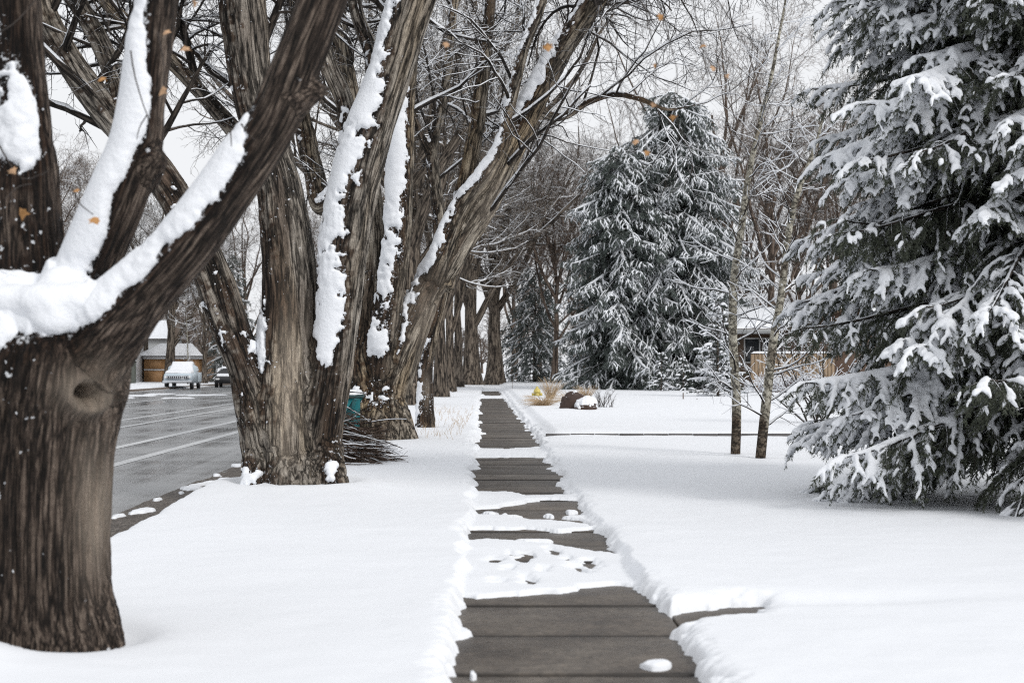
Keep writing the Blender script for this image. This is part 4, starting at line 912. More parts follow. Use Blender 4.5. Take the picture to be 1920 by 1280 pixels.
T_ = [
 (b1, 928, 113, 1.9, 0.98, 'bare trunk leaning a little left where the sidewalk ends', ROWG),
 (b0, 843, 80, .7, 0.9, 'slim pale trunk behind the bare grey trunk of the verge', ROWG),
 (b0, 858, 95, 2.9, 1.05, 'bare tree standing next before the thick buttressed tree', ROWG),
 (b1, 770, 52, 4.1, 0.8, 'grey trunk half hidden behind the forked brown tree', ROWG),
 (b3, 965, 138, 1.1, 1.1, 'bare brown tree behind the dark spreading evergreen', None),
 (b2, 1090, 135, 2.2, 0.9, 'bare brown tree just behind the left edge of the shorter spruce', None),
 (b2, 1445, 92, 0.5, 0.80, 'dark straight bare trunk behind the roof of the brick house', None),
 (b3, 1500, 104, 2.7, 0.95, 'bare tree behind the brick house at the edge of the large spruce', None),
 (b2, 1395, 118, 5.2, 0.74, 'bare tree showing between the tallest spruce and the slim aspens', None),
 (b3, 1640, 110, 0.9, 0.95, 'bare tree seen through the top of the large near spruce', None),
 (b4, 272, 128, 2.4, 1.05, 'thick bare trunk left of the forked tree across the street', None),
 (b0, 383, 118, 3.3, 0.7, 'thin bare trunk just right of the white pickup', None),
 (b3, 120, 120, 5.0, 1.0, 'bare tree across the street showing through the fork of the nearest tree', None),
 (b2, 460, 150, 1.4, 0.75, 'bare tree far down the street behind the left stem of the broad tree', None),
 (b3, 600, 150, 4.4, 1.05, 'bare tree far down the street behind the broad tree', None),
 (b2, 690, 128, 0.2, 0.72, 'bare tree far down the street behind the forked brown tree', None),
 (b3, 780, 135, 2.0, 1.0, 'bare brown tree far down the verge behind the thin dark trunk', None),
 (b3, 1560, 96, 5.6, 1.0, 'bare tree rising behind the right end of the brick house', None),
 (b2, 1010, 150, 0.3, .9, 'tall bare tree behind the dark spreading evergreen', None),
 (b3, 30, 95, 1.8, 0.85, 'bare tree across the street at the left edge of the view', None),
]
for src, px, Y, rz, sc_, lab, gr in T_:
    o = dup(src, bpos(px, Y), rz, sc_, lab, gr)
    if gr is None and 'group' in o: del o['group']

# the thin dark trunk on the verge
t4c = at(797, 800, T4Y); t4 = thing('street_tree', 'thin dark wet trunk standing between the forked brown tree and the sidewalk', 'tree', (t4c[0], t4c[1], 0))
L4 = [Limb([(797,850,22),(797,805,19),(797,750,16),(798,690,14.5),(809,620,15),(828,520,15),(822,400,13),(810,290,12),(824,215,11),(838,130,10),(850,20,9),(872,-120,8),(900,-330,5)], T4Y),
      Limb([(822,560,12),(838,480,9,.4),(850,420,8,.6),(880,330,7,.9),(905,200,6,1.1),(915,60,5,1.3),(930,-100,4,1.5)], T4Y),
      Limb([(810,300,8),(780,230,7,-.4),(750,130,6,-.6),(740,20,5,-.8),(735,-140,4,-1)], T4Y)]
o4 = rel(t4, L4)
def w4(px, py, dy=0.0): return at(px, py, T4Y + dy) - o4
old_tree(t4, L4, 0.04, M_bark3, smooth=4, furrow=7, stretch=0.14, amp=0.03, snow_t=0.06, snow_th=0.62, snow_noise=0.6, fleck=0.03,
         wet_shade=[(w4(797,740,-.2),(.5,.5,1.0),1.3)], pales=[(w4(799,730,-.2),(.09,.4,.4),.8)], boost=[(w4(797,640,-.1),(.3,.4,.15),.35)])
rg = rng_(41)
crown(t4, limb_batch(L4, 14, 0.35, 0.1), rg, [dict(count=9, length=3.2, ang=(30, 75), n=8, up=.03, wig=.16, rr=.4, rmin=.014, t0=.02),
      dict(count=7, length=1.6, ang=(25, 65), n=6, up=.0, wig=.2, rr=.5, rmin=.009), dict(count=6, length=.75, ang=(25, 60), n=5, wig=.2, rr=.5, rmin=.006)], snow_lv=3)
# two slim aspens on the right lawn
for nm, pts, Y, lab, sd in (('aspen_tree', [(1379,885,10),(1379,852,9.2),(1381,760,8.6),(1374,620,8),(1377,520,7.5),(1390,430,6.5),(1402,340,5.5),(1425,230,4.5),(1445,150,3.5),(1462,60,2.5),(1474,-10,1.8),(1480,-120,1)], 23.1, 'slim pale aspen on the lawn, the left and taller of the pair', 51),
                            ('aspen_tree', [(1423,890,10.5),(1426,857,9.6),(1436,760,9),(1450,640,8),(1464,560,7),(1480,430,6),(1500,350,5),(1530,270,3.2),(1550,190,2)], 22.1, 'slim pale aspen leaning right beside the large spruce', 52)):
    c = at(pts[1][0], pts[1][1], Y); tr_ = thing(nm, lab, 'tree', (c[0], c[1], 0), 'slim aspens on the lawn')
    L = [Limb(pts, Y)]; oo = rel(tr_, L)
    P = L[0].P[None]; Rr = L[0].R[None]; v, f, b = tubes(P, Rr, 14)
    a = Acc(); n_ = len(v); zz = v[:, 2]
    dk = np.clip((0.75 - zz) / 0.3, 0, 1) * 0.9 + 0.7 * sstep(0.66, 0.74, fbm(v * np.array([6, 6, 3]), 2))
    a.add(v, f, bk=b, wet=np.clip(dk, 0, 1), pale=np.zeros(n_), snowm=np.full(n_, -1.2)); a.build('trunk', M_aspen, tr_, True)
    rg = rng_(sd)
    crown(tr_, (P[:, np.linspace(0, P.shape[1] - 1, 30).astype(int)], Rr[:, np.linspace(0, P.shape[1] - 1, 30).astype(int)]), rg,
          [dict(count=36, length=1.25, ang=(50, 85), n=8, up=.05, wig=.14, rr=.24, rmin=.006, t0=.12, lfall=.45), dict(count=6, length=.55, ang=(30, 60), n=5, up=.04, wig=.15, rr=.55, rmin=.004), dict(count=4, length=.22, ang=(30, 55), n=4, wig=.15, rr=.6, rmin=.003)], snow_lv=2)
    sn = Acc()
    for yy in ((735, 12), (690, 7)):
        p = at(np.interp(-yy[0], [-q_[1] for q_ in pts], [q_[0] for q_ in pts]) - 3, yy[0], Y) - oo; bm = bmesh.new(); bmesh.ops.create_icosphere(bm, subdivisions=2, radius=1)
        for vv in bm.verts: vv.co = Vector(p + np.array(vv.co) * np.array([.05, .06, .012 * yy[1]]))
        sn.bm(bm)
    sn.build('snow', M_snowt, tr_, True)

# far wood closing the view
rg = rng_(61); nT = 210
X = rg.uniform(-130, 150, nT); Yv = rg.uniform(165, 290, nT); Hh = rg.uniform(7, 13, nT)
u = np.linspace(0, 1, 6)
P = np.zeros((nT, 6, 3)); P[..., 0] = X[:, None] + rg.normal(size=(nT, 1)) * u * 1.5; P[..., 1] = Yv[:, None]; P[..., 2] = u * Hh[:, None]
Rr = np.linspace(.28, .06, 6)[None] * np.ones((nT, 1)); a = Acc(); v, f, b = tubes(P, Rr, 5); a.add(v, f, bk=b)
for c, l_, rm_ in ((16, 4.5, .05), (9, 2.0, .032), (4, 1.0, .026)):
    P, Rr = grow(P, Rr, rg, c, l_, (25, 70), 4, up=.05, wig=.2, rr=.5, rmin=rm_, t0=.12)
    v, f, b = tubes(P, Rr, 3); a.add(v, f, bk=b)
tag(a.build('far_woods', M_brown, None, True), 'brown leafless wood far behind the gardens', 'woods', None, 'stuff')

# twigs and dry leaves of the nearest tree
def leaf_mesh(rg, s):
    n = 7; a = []
    pts = [(0, 0), (.28, .12), (.62, .08), (.42, .34), (.70, .52), (.36, .60), (.22, .78), (0, 1.05), (-.22, .78), (-.36, .60), (-.70, .52), (-.42, .34), (-.62, .08), (-.28, .12)]
    V = [[0, .42, .08]] + [[x, y, -.75 * x * x - .12 * math.sin(3 * y + 2 * x) + .06 * rg.normal()] for x, y in pts]
    F = [(0, i, i % 14 + 1) for i in range(1, 15)]
    V = np.array(V) * s; Rm = np.array(Matrix.Rotation(rg.uniform(-.6, .6), 3, 'Y') @ Matrix.Rotation(R_(-90) + rg.uniform(-.7, .5), 3, 'X') @ Matrix.Rotation(rg.uniform(0, 6.28), 3, 'Z').to_4x4().to_3x3())
    yaw = np.array(Matrix.Rotation(rg.uniform(-1.3, 1.3), 3, 'Z') @ Matrix.Rotation(rg.uniform(-.6, .6), 3, 'Y'))
    return V @ np.array(Matrix.Rotation(R_(180), 3, 'Z')).T @ np.array(Matrix.Rotation(R_(80) + rg.uniform(-.9, 1.0), 3, 'X')).T @ yaw.T, np.array(F)
M_leaf = simple('dry_leaf', (0.42, 0.215, 0.075), 0.7, var=0.35, scale=20)
M_leaf2 = simple('pale_dry_leaf', (0.50, 0.31, 0.18), 0.7, var=0.3, scale=20)
rg = rng_(71)
TW = [[(245,95),(252,140),(268,195),(276,215),(284,262)],[(276,215),(262,238),(256,262)],[(-10,66),(25,45),(60,8),(90,-30)],[(-10,255),(14,300),(44,336),(92,320)],[(60,345),(35,350),(10,372)],
      [(134,350),(150,382),(175,402)],[(346,-40),(349,40),(346,115)],[(296,60),(307,120),(306,165)],[(185,-30),(205,60),(188,148)],[(145,330),(150,365),(128,420)],[(20,365),(34,400)],
      [(452,232),(466,252),(478,262)],[(432,240),(434,275)]]
ac = Acc()
for tw in TW:
    q = catmull([at(x, y, T1Y - 0.62 + rg.uniform(-.05, .05)) - o1 for x, y in tw], 8)[None]; v, f, b = tubes(q, np.linspace(.0045, .0022, 8)[None], 4); ac.add(v, f, bk=b)
# the limb that arches overhead and lets its last leaves hang into view
OV = Limb([(640,-110,30,-.3),(760,-230,20,-.2),(950,-270,15,0),(1150,-250,11,0.1),(1350,-235,8,.1),(1500,-210,5,.1)], T1Y); OV.P = OV.P - o1
v, f, b = tubes(OV.P[None], OV.R[None], 8); ac.add(v, f, bk=b)
LV = [(36,398,15),(176,412,11),(190,150,9),(306,168,12),(345,92,10),(20,322,9),(362,6,9),(310,62,8),(147,358,7)]
LR = [(838,83,10),(881,103,14),(1026,87,15),(1078,92,9),(1243,33,12),(1229,48,9),(1318,88,12),(1229,102,10),(1232,124,9),(1271,153,15),(1340,128,10),(1329,156,11),(1227,196,9),(1267,222,13),(1190,266,11),(1210,272,10),(1216,287,10),(1298,292,12),(1365,142,9)]
def put_leaf(x, y, s, dep):
    V, F = leaf_mesh(rg, s * 1.7 * dep * K); p = at(x, y - s * .6, dep) - o1
    mesh('leaf', V + p, F, M_leaf if rg.uniform() < .65 else M_leaf2, t1, True)
for x, y, s in LV: put_leaf(x, y, s, T1Y - 0.64)
for k_, (x, y, s) in enumerate(LR):
    if k_ % 2 == 0 or x in (1267,): put_leaf(x, y, s * .66, T1Y + 0.1)
for tw in ([(1060,-245),(1125,40),(1172,190),(1190,262)],[(1172,190),(1200,240),(1216,284)],[(1100,-245),(1205,10),(1232,120),(1227,192)],[(1205,10),(1229,44)],[(1150,-245),(1243,30),(1272,148),(1266,216),(1298,286)],
           [(1250,-240),(1312,60),(1340,124),(1365,138)],[(1312,60),(1320,110),(1329,150)],[(800,-240),(836,60),(860,90),(881,98)],[(950,-265),(1005,50),(1026,82),(1078,88)],
           [(1150,-245),(1330,-20),(1400,90),(1420,170)],[(1000,-260),(1160,20),(1290,60),(1390,40)]):
    q = catmull([at(x, y, T1Y + 0.1) - o1 for x, y in tw], 14)[None]; q = q + rg.normal(size=q.shape) * .004; v, f, b = tubes(q, np.linspace(.0042, .0016, 14)[None], 4); ac.add(v, f, bk=b)
    Pq, Rq = grow(q, np.full((1, 14), .003), rg, 7, .22, (30, 60), 4, wig=.15, rr=.6, rmin=.0013, t0=.3); v, f, b = tubes(Pq, Rq, 3); ac.add(v, f, bk=b)
ac.build('branches', M_twig, t1, True)

# ------------------------------------------------------------------ houses, truck and smaller things
M_wood = simple('orange_wood', (0.34, 0.19, 0.085), 0.6, var=0.25, scale=3)
M_white = simple('white_paint', (0.74, 0.75, 0.76), 0.5, var=0.06)
M_greyp = simple('grey_siding', (0.42, 0.43, 0.43), 0.6, var=0.1, scale=2)
M_darkw = simple('dark_brown_siding', (0.105, 0.070, 0.046), 0.7, var=0.3, scale=4)
M_tan = simple('tan_wood', (0.27, 0.195, 0.125), 0.7, var=0.25, scale=2.5)
M_glass = simple('dark_glass', (0.03, 0.035, 0.04), 0.12, var=0.1)
M_black = simple('black_rubber', (0.015, 0.015, 0.016), 0.6)
M_green = simple('olive_box', (0.085, 0.095, 0.08), 0.6)
def brick_mat():
    m, n, l, b = mat('yellow_brick')
    t = N(n, 'ShaderNodeTexCoord'); mp = N(n, 'ShaderNodeMapping'); mp.inputs['Rotation'].default_value = (R_(90), 0, 0); l.new(t.outputs['Object'], mp.inputs['Vector'])
    br = N(n, 'ShaderNodeTexBrick', Scale=4.0); br.inputs['Color1'].default_value = (0.46, 0.27, 0.12, 1); br.inputs['Color2'].default_value = (0.34, 0.18, 0.08, 1); br.inputs['Mortar'].default_value = (0.3, 0.27, 0.23, 1)
    l.new(mp.outputs[0], br.inputs['Vector']); l.new(br.outputs['Color'], b.inputs['Base Color']); b.inputs['Roughness'].default_value = 0.8
    return m
M_brick = brick_mat()
M_redbrick = simple('red_brown_brick', (0.115, 0.072, 0.05), 0.8, var=0.35, scale=6)
def snow_slab(poly3, t, name, parent, sub=10):
    """snow on a sloping quad, with a rounded, slightly uneven upper face"""
    A, B, Cc, D = [np.array(p, float) for p in poly3]; nu, nv = 26, sub + 4
    u, v = np.meshgrid(np.linspace(0, 1, nu), np.linspace(0, 1, nv))
    Pp = (A[None, None] * ((1 - u) * (1 - v))[..., None] + B * (u * (1 - v))[..., None] + Cc * (u * v)[..., None] + D * ((1 - u) * v)[..., None])
    e = np.minimum(np.minimum(u, 1 - u) * nu / 1.6, np.minimum(v, 1 - v) * nv / 1.6).clip(0, 1)
    top = Pp.copy(); top[..., 2] += t * np.sqrt(1 - (1 - e) ** 2) * (0.85 + 0.3 * fbm(Pp.reshape(-1, 3) * 1.3, 2).reshape(u.shape)) + 0.004
    i = (np.arange(nv - 1)[:, None] * nu + np.arange(nu - 1)[None]).ravel()
    return mesh(name, top.reshape(-1, 3), np.stack([i, i + 1, i + nu + 1, i + nu], 1), M_snowt, parent, True)

# --- the brick house on the right
HY_ = 78.0; hx = lambda px, Y=HY_: (px - HX) * Y * K; hz = lambda py, Y=HY_: CAM_H - (py - HY) * Y * K
hs_ = thing('brick_house', 'low brown and yellow brick house under snowy roofs behind the aspens', 'house', (hx(1470), HY_, 0)); ox, oy = hx(1470), HY_
def L_(x, y, z): return (x - ox, y - oy, z)
a = Acc(); a.box(L_(hx(1386), HY_ + .2, -.2), L_(hx(1760), HY_ + 8, 3.5)); a.build('wall', M_darkw, hs_)
a = Acc(); a.box(L_(hx(1463), HY_ - 1.6, -.2), L_(hx(1760), HY_ + .2, 3.55)); a.build('wall', M_redbrick, hs_)
a = Acc(); a.box(L_(hx(1394), HY_ - 3.2, -.2), L_(hx(1437), HY_ - 2.6, 1.35), .02); a.build('porch_wall', M_brick, hs_)
x0, x1 = hx(1376), hx(1770); ye, yr = HY_ - .7, HY_ + 4.5; ze, zr = 3.55, 4.75
a = Acc(); a.prism([(ye - oy, ze), (yr - oy, zr), (HY_ + 9 - oy, ze), (HY_ + 9 - oy, ze - .2), (ye - oy, ze - .2)], 0, x0 - ox, x1 - ox); rf = a.build('roof', M_darkw, hs_)
snow_slab([L_(x0, ye, ze), L_(x1, ye, ze), L_(x1, yr, zr), L_(x0, yr, zr)], .28, 'snow', rf)
a = Acc(); a.box(L_(x0 - .05, ye - .05, ze - .28), L_(x1, ye, ze - .03)); a.build('fascia', M_greyp, hs_)
# gabled wing on the right
gx0, gx1 = hx(1462), hx(1700); gm = (gx0 + gx1) / 2; gy0 = HY_ - 2.2
a = Acc(); a.prism([(gx0 - ox, 3.6), (gm - ox, 4.7), (gx1 - ox, 3.6)], 1, gy0 + .5 - oy, HY_ + 4 - oy); a.build('gable', M_redbrick, hs_)
for sx in (-1, 1):
    xe = gm + sx * (gm - gx0 + .25); q = [L_(xe, gy0, 3.48), L_(gm, gy0, 4.82), L_(gm, HY_ + 4, 4.82), L_(xe, HY_ + 4, 3.48)]
    a = Acc(); V = np.array(q + [(p[0], p[1], p[2] - .16) for p in q]); a.add(V, np.array([(0, 1, 2, 3), (7, 6, 5, 4), (0, 4, 5, 1), (1, 5, 6, 2), (2, 6, 7, 3), (3, 7, 4, 0)])); wr = a.build('roof', M_darkw, hs_)
    snow_slab(q, .25, 'snow', wr)
for (xa, xb, za, zb) in ((1398, 1424, 1.75, 3.0), (1432, 1455, 1.75, 3.0)):
    a = Acc(); a.box(L_(hx(xa), HY_ + .12, za), L_(hx(xb), HY_ + .2 - .003, zb)); w_ = a.build('window', M_glass, hs_)
    a = Acc(); xa_, xb_ = hx(xa), hx(xb); y_ = HY_ + .06
    for lo, hi in (((xa_ - .07, za - .07), (xb_ + .07, za)), ((xa_ - .07, zb), (xb_ + .07, zb + .07)), ((xa_ - .07, za), (xa_, zb)), ((xb_, za), (xb_ + .07, zb))):
        a.box(L_(lo[0], y_, lo[1]), L_(hi[0], HY_ + .195, hi[1]))
    a.build('frame', M_greyp, w_)
# --- tan fence in front of it
FY = 74.0; fc = ((1468 - HX) * FY * K, FY, 0); fn = thing('board_fence', 'tan vertical board fence in front of the brick house', 'fence', fc)
rg = rng_(81); a = Acc(); xx = (1408 - HX) * FY * K
while xx < (1560 - HX) * FY * K:
    w_ = .19; a.box((xx - fc[0], rg.uniform(-.015, .015), -.2), (xx + w_ - .02 - fc[0], .04, 2.15 + rg.uniform(-.02, .02))); xx += w_
a.build('boards', M_tan, fn)
xa, xb = (1408 - HX) * FY * K - fc[0], (1560 - HX) * FY * K - fc[0]
a = Acc(); a.box((xa, .045, .5), (xb, .10, .62)); a.box((xa, .045, 1.6), (xb, .10, 1.72)); a.build('rails', M_tan, fn)
snow_slab([(xa, -.03, 2.18), (xb, -.03, 2.18), (xb, .07, 2.18), (xa, .07, 2.18)], .10, 'snow', fn, 2)
# --- pale grey house behind
GY_ = 112.0; g0 = thing('grey_house', 'pale grey house half hidden behind the brick house roof', 'house', ((1410 - HX) * GY_ * K, GY_, 0)); gxx = (1410 - HX) * GY_ * K
a = Acc(); a.box((-2.0, 0, -.2), (7, 8, 5.4)); a.build('wall', M_greyp, g0)
a = Acc(); a.prism([(-.6, 5.35), (4, 7.3), (8.6, 5.35)], 0, -2.6, 7.6); rf = a.build('roof', M_darkw, g0)
snow_slab([(-2.6, -.6, 5.36), (7.6, -.6, 5.36), (7.6, 4, 7.31), (-2.6, 4, 7.31)], .25, 'snow', rf)
for x_ in (-1.0, 1.6, 4.2):
    a = Acc(); a.box((x_, -.05, 3.2), (x_ + 1.3, .0, 4.6)); a.build('window', M_glass, g0)
# --- garage across the street
AY = 127.0; ax = lambda px: (px - HX) * AY * K; g1 = thing('wooden_garage', 'orange brown wooden garage with snowy roof across the street', 'garage', (ax(330), AY, 0)); o_ = ax(330)
gl, gr_ = ax(270) - o_, ax(373) - o_
a = Acc(); a.box((gl, 0, -.3), (gr_, 7, 2.35)); a.build('wall', M_wood, g1)
a = Acc(); a.box((gl - .1, -.12, 2.15), (gr_ + .35, -.005, 2.40)); a.build('trim', M_white, g1)
a = Acc(); a.box((gl, -.06, 1.12), (gr_, -.004, 1.24)); a.build('trim', M_white, g1)
a = Acc(); V = np.array([(gl - .4, -.5, 2.42), (gr_ + .5, -.5, 2.42), (gr_ + .5, 7.5, 2.42), (gl - .4, 7.5, 2.42), (gl + .9, 2.6, 3.35), (gr_ - 1.1, 2.6, 3.35)])
a.add(V, [np.array([(1, 2, 5), (3, 0, 4)]), np.array([(0, 1, 5, 4), (2, 3, 4, 5), (3, 2, 1, 0)])]); rf = a.build('roof', M_darkw, g1)
snow_slab([(gl - .4, -.5, 2.43), (gr_ + .5, -.5, 2.43), (gr_ - 1.1, 2.6, 3.37), (gl + .9, 2.6, 3.37)], .28, 'snow', rf)
for k in range(3):
    x_ = gl + .25 + k * 1.6; a = Acc(); a.box((x_, -.03, .02), (x_ + 1.35, -.002, 1.08)); a.box((x_ + .03, -.045, 1.3), (x_ + 1.32, -.002, 2.1)); a.build('panel', M_wood, g1)
# --- pale houses across the street
for px0, px1, Y, hgt, lab, sd in ((110, 234, 121, 5.2, 'white sided house half hidden behind the nearest trunk', 0), (-40, 120, 118, 5.0, 'white sided house farther left across the street', 1), (270, 312, 158, 4.6, 'distant pale house with white roof behind the garage', 2)):
    cx_ = ((px0 + px1) / 2 - HX) * Y * K; r = thing('pale_house', lab, 'house', (cx_, Y, 0)); hw = (px1 - px0) / 2 * Y * K
    a = Acc(); a.box((-hw, 0, -.3), (hw, 8, hgt)); a.build('wall', M_greyp if sd == 2 else M_white, r)
    a = Acc(); a.prism([(-.5, hgt - .05), (4, hgt + 2), (8.5, hgt - .05)], 0, -hw - .4, hw + .4); rf = a.build('roof', M_darkw, r)
    snow_slab([(-hw - .4, -.5, hgt - .04), (hw + .4, -.5, hgt - .04), (hw + .4, 4, hgt + 2.01), (-hw - .4, 4, hgt + 2.01)], .3, 'snow', rf)
    for x_ in (-.55 * hw, .1 * hw, .62 * hw):
        a = Acc(); a.box((x_, -.04, 1.2), (x_ + .3 * hw, -.002, 2.6)); a.build('window', M_glass, r)
# --- utility cabinet, kerb
UY = 119.0; u = thing('utility_cabinet', 'tall olive green cabinet with snow on top beside the far kerb', 'cabinet', ((244 - HX) * UY * K, UY, 0))
a = Acc(); a.box((-.42, -.35, 0), (.42, .35, 1.85), .04); a.build('body', M_green, u)
a = Acc(); a.box((-.47, -.4, 1.86), (.47, .4, 1.93), .02); a.build('lid', M_green, u)
snow_slab([(-.45, -.38, 1.93), (.45, -.38, 1.93), (.45, .38, 1.93), (-.45, .38, 1.93)], .16, 'snow', u, 5)
a = Acc(); a.box((-21.75, 20, -.2), (-21.5, 300, .09), .02); tag(a.build('kerb', simple('kerb_stone', (0.16, 0.13, 0.11), .8)), 'brown kerb on the far side of the street', None, None, 'structure')

# --- the old pickup
M_truck = simple('pale_blue_paint', (0.52, 0.60, 0.66), 0.35, var=0.06, scale=2)
M_chrome = simple('dull_chrome', (0.55, 0.57, 0.60), 0.3, metal=0.8, var=0.1)
TY = 99.0; tx = (343 - HX) * TY * K
tr = thing('pickup_truck', 'old pale blue pickup parked across the street under a coat of snow', 'pickup truck', (tx, TY, -0.05), rz=R_(4))
def loft(secs, closed=True):
    """secs: list of (y, [(x,z)...]) outlines joined front to back"""
    n = len(secs[0][1]); V = [(x, y, z) for y, o in secs for x, z in o]; F = []
    for k in range(len(secs) - 1):
        for i in range(n): F.append((k * n + i, k * n + (i + 1) % n, (k + 1) * n + (i + 1) % n, (k + 1) * n + i))
    c = [(0, i, i + 1) for i in range(1, n - 1)]; e = (len(secs) - 1) * n
    return V, [np.array(F), np.array([(a_, c_, b_) for a_, b_, c_ in c] + [(e + a_, e + b_, e + c_) for a_, b_, c_ in c])]
def sec(w, z0, z1, r=.12, wt=None):
    wt = wt or w
    return [(-w, z0), (w, z0), (w, z1 - r * 1.6), (wt - r * .3, z1 - r * .35), (wt - r, z1), (-wt + r, z1), (-wt + r * .3, z1 - r * .35), (-w, z1 - r * 1.6)]
a = Acc(); V, F = loft([(-2.55, sec(.86, .48, .98)), (-2.45, sec(.94, .45, 1.06)), (-1.9, sec(.97, .42, 1.10)), (-1.05, sec(.98, .40, 1.14)), (-.95, sec(.98, .40, 1.14))]); a.add(V, F); a.build('hood', M_truck, tr)
a = Acc(); V, F = loft([(-.95, sec(.96, .40, 1.15, .05)), (-.55, sec(.95, .40, 1.2, .1, .80)), (-.45, sec(.95, .40, 1.66, .14, .72)), (-.2, sec(.95, .40, 1.74, .14, .72)), (.55, sec(.95, .40, 1.73, .14, .72)), (.72, sec(.95, .40, 1.62, .12, .72)), (.78, sec(.95, .40, 1.15, .05))]); a.add(V, F); cabm = a.build('cab', M_truck, tr)
a = Acc(); a.add([(-.70, -.93, 1.20), (.70, -.93, 1.20), (.62, -.47, 1.62), (-.62, -.47, 1.62)], np.array([(0, 1, 2, 3)])); a.build('windshield', M_glass, cabm)
for sx in (-1, 1):
    a = Acc(); a.add([(sx * .962, -.35, 1.2), (sx * .962, .55, 1.2), (sx * .80, .48, 1.6), (sx * .80, -.3, 1.6)], np.array([(0, 1, 2, 3)])); a.build('side_window', M_glass, cabm)
a = Acc()
for lo, hi in (((-.96, .8, .45), (-.88, 2.55, 1.12)), ((.88, .8, .45), (.96, 2.55, 1.12)), ((-.88, .8, .45), (.88, .86, 1.12)), ((-.88, 2.49, .45), (.88, 2.55, 1.12)), ((-.88, .86, .45), (.88, 2.49, .55))): a.box(lo, hi, .02)
a.build('bed', M_truck, tr)
a = Acc(); a.box((-.72, -2.60, .68), (.72, -2.56, .90), .015); gr = a.build('grille', M_black, tr)
a = Acc()
for i in range(11): x_ = -.68 + i * .136; a.box((x_ - .02, -2.63, .69), (x_ + .02, -2.602, .89))
for z_ in (.68, .785, .89): a.box((-.74, -2.64, z_ - .015), (.74, -2.604, z_ + .015))
a.build('bars', M_chrome, gr)
for sx in (-1, 1):
    a = Acc(); ang = np.arange(16) * 2 * np.pi / 16
    V = np.array([(sx * .80 + .09 * math.cos(t), -2.58, .80 + .09 * math.sin(t)) for t in ang] + [(sx * .80 + .085 * math.cos(t), -2.63, .80 + .085 * math.sin(t)) for t in ang] + [(sx * .80, -2.65, .80)])
    a.add(V, [np.array([(i, (i + 1) % 16, 16 + (i + 1) % 16, 16 + i) for i in range(16)]), np.array([(16 + i, 16 + (i + 1) % 16, 32) for i in range(16)])]); a.build('headlight', M_white, tr, True)
a = Acc(); a.box((-.98, -2.78, .42), (.98, -2.60, .60), .04); a.build('bumper', M_chrome, tr)
for sx in (-1, 1):
    for y_ in (-1.75, 1.65):
        a = Acc(); P = np.array([[[sx * .74, y_, .36], [sx * .95, y_, .36]]]); v, f, b = tubes(P, np.full((1, 2), .36), 22, caps=True); a.add(v, f); wh = a.build('wheel', M_black, tr, False)
        a = Acc(); P = np.array([[[sx * .90, y_, .36], [sx * .962, y_, .36]]]); v, f, b = tubes(P, np.array([[.2, .17]]), 16, caps=True); a.add(v, f); a.build('hubcap', M_chrome, wh, False)
a = Acc(); V, F = loft([(-2.42, sec(.80, 1.06, 1.12, .05)), (-2.2, sec(.88, 1.06, 1.22, .08)), (-1.2, sec(.92, 1.1, 1.30, .1)), (-.9, sec(.86, 1.12, 1.38, .1, .8)), (-.5, sec(.74, 1.4, 1.74, .1, .68)), (-.2, sec(.72, 1.7, 1.88, .1)), (.4, sec(.70, 1.7, 1.88, .1)), (.66, sec(.62, 1.66, 1.74, .05))]); a.add(V, F)
a.build('snow', M_snowt, tr, True)
a = Acc(); a.box((-.86, .9, .56), (.86, 2.47, 1.02), .08); a.build('snow', M_snowt, tr, True)
# --- dark car parked behind it
DY = 106.0; dcx = (430 - HX) * DY * K; dc = thing('parked_car', 'black car with snow on its roof beyond the white pickup', 'car', (dcx, DY, -.05), rz=R_(4))
M_carb = simple('black_paint', (0.02, 0.02, 0.022), 0.3)
a = Acc(); V, F = loft([(-2.2, sec(.78, .4, .72)), (-2.0, sec(.86, .3, .82)), (-.9, sec(.88, .28, .92)), (-.3, sec(.88, .28, 1.38, .2, .62)), (.9, sec(.88, .28, 1.40, .2, .62)), (1.6, sec(.88, .28, 1.0, .2, .75)), (2.2, sec(.80, .35, .9))]); a.add(V, F); a.build('body', M_carb, dc)
for sx in (-1, 1):
    a = Acc(); a.box((sx * .62 - .14, -2.215, .56), (sx * .62 + .14, -2.16, .68), .02); a.build('headlight', M_white, dc)
    for y_ in (-1.4, 1.4):
        a = Acc(); P = np.array([[[sx * .68, y_, .31], [sx * .885, y_, .31]]]); v, f, b = tubes(P, np.full((1, 2), .31), 18, caps=True); a.add(v, f); a.build('wheel', M_black, dc, False)
a = Acc(); a.add([(-.68, -.86, .95), (.68, -.86, .95), (.56, -.36, 1.33), (-.56, -.36, 1.33)], np.array([(0, 1, 2, 3)])); a.build('windshield', M_glass, dc)
a = Acc(); V, F = loft([(-2.0, sec(.7, .8, .86, .03)), (-1.0, sec(.8, .9, 1.02, .08)), (-.9, sec(.78, .9, .98, .05))]); a.add(V, F); V, F = loft([(-.3, sec(.56, 1.36, 1.44, .05)), (.2, sec(.6, 1.36, 1.54, .1)), (.9, sec(.56, 1.36, 1.48, .08))]); a.add(V, F); a.build('snow', M_snowt, dc, True)

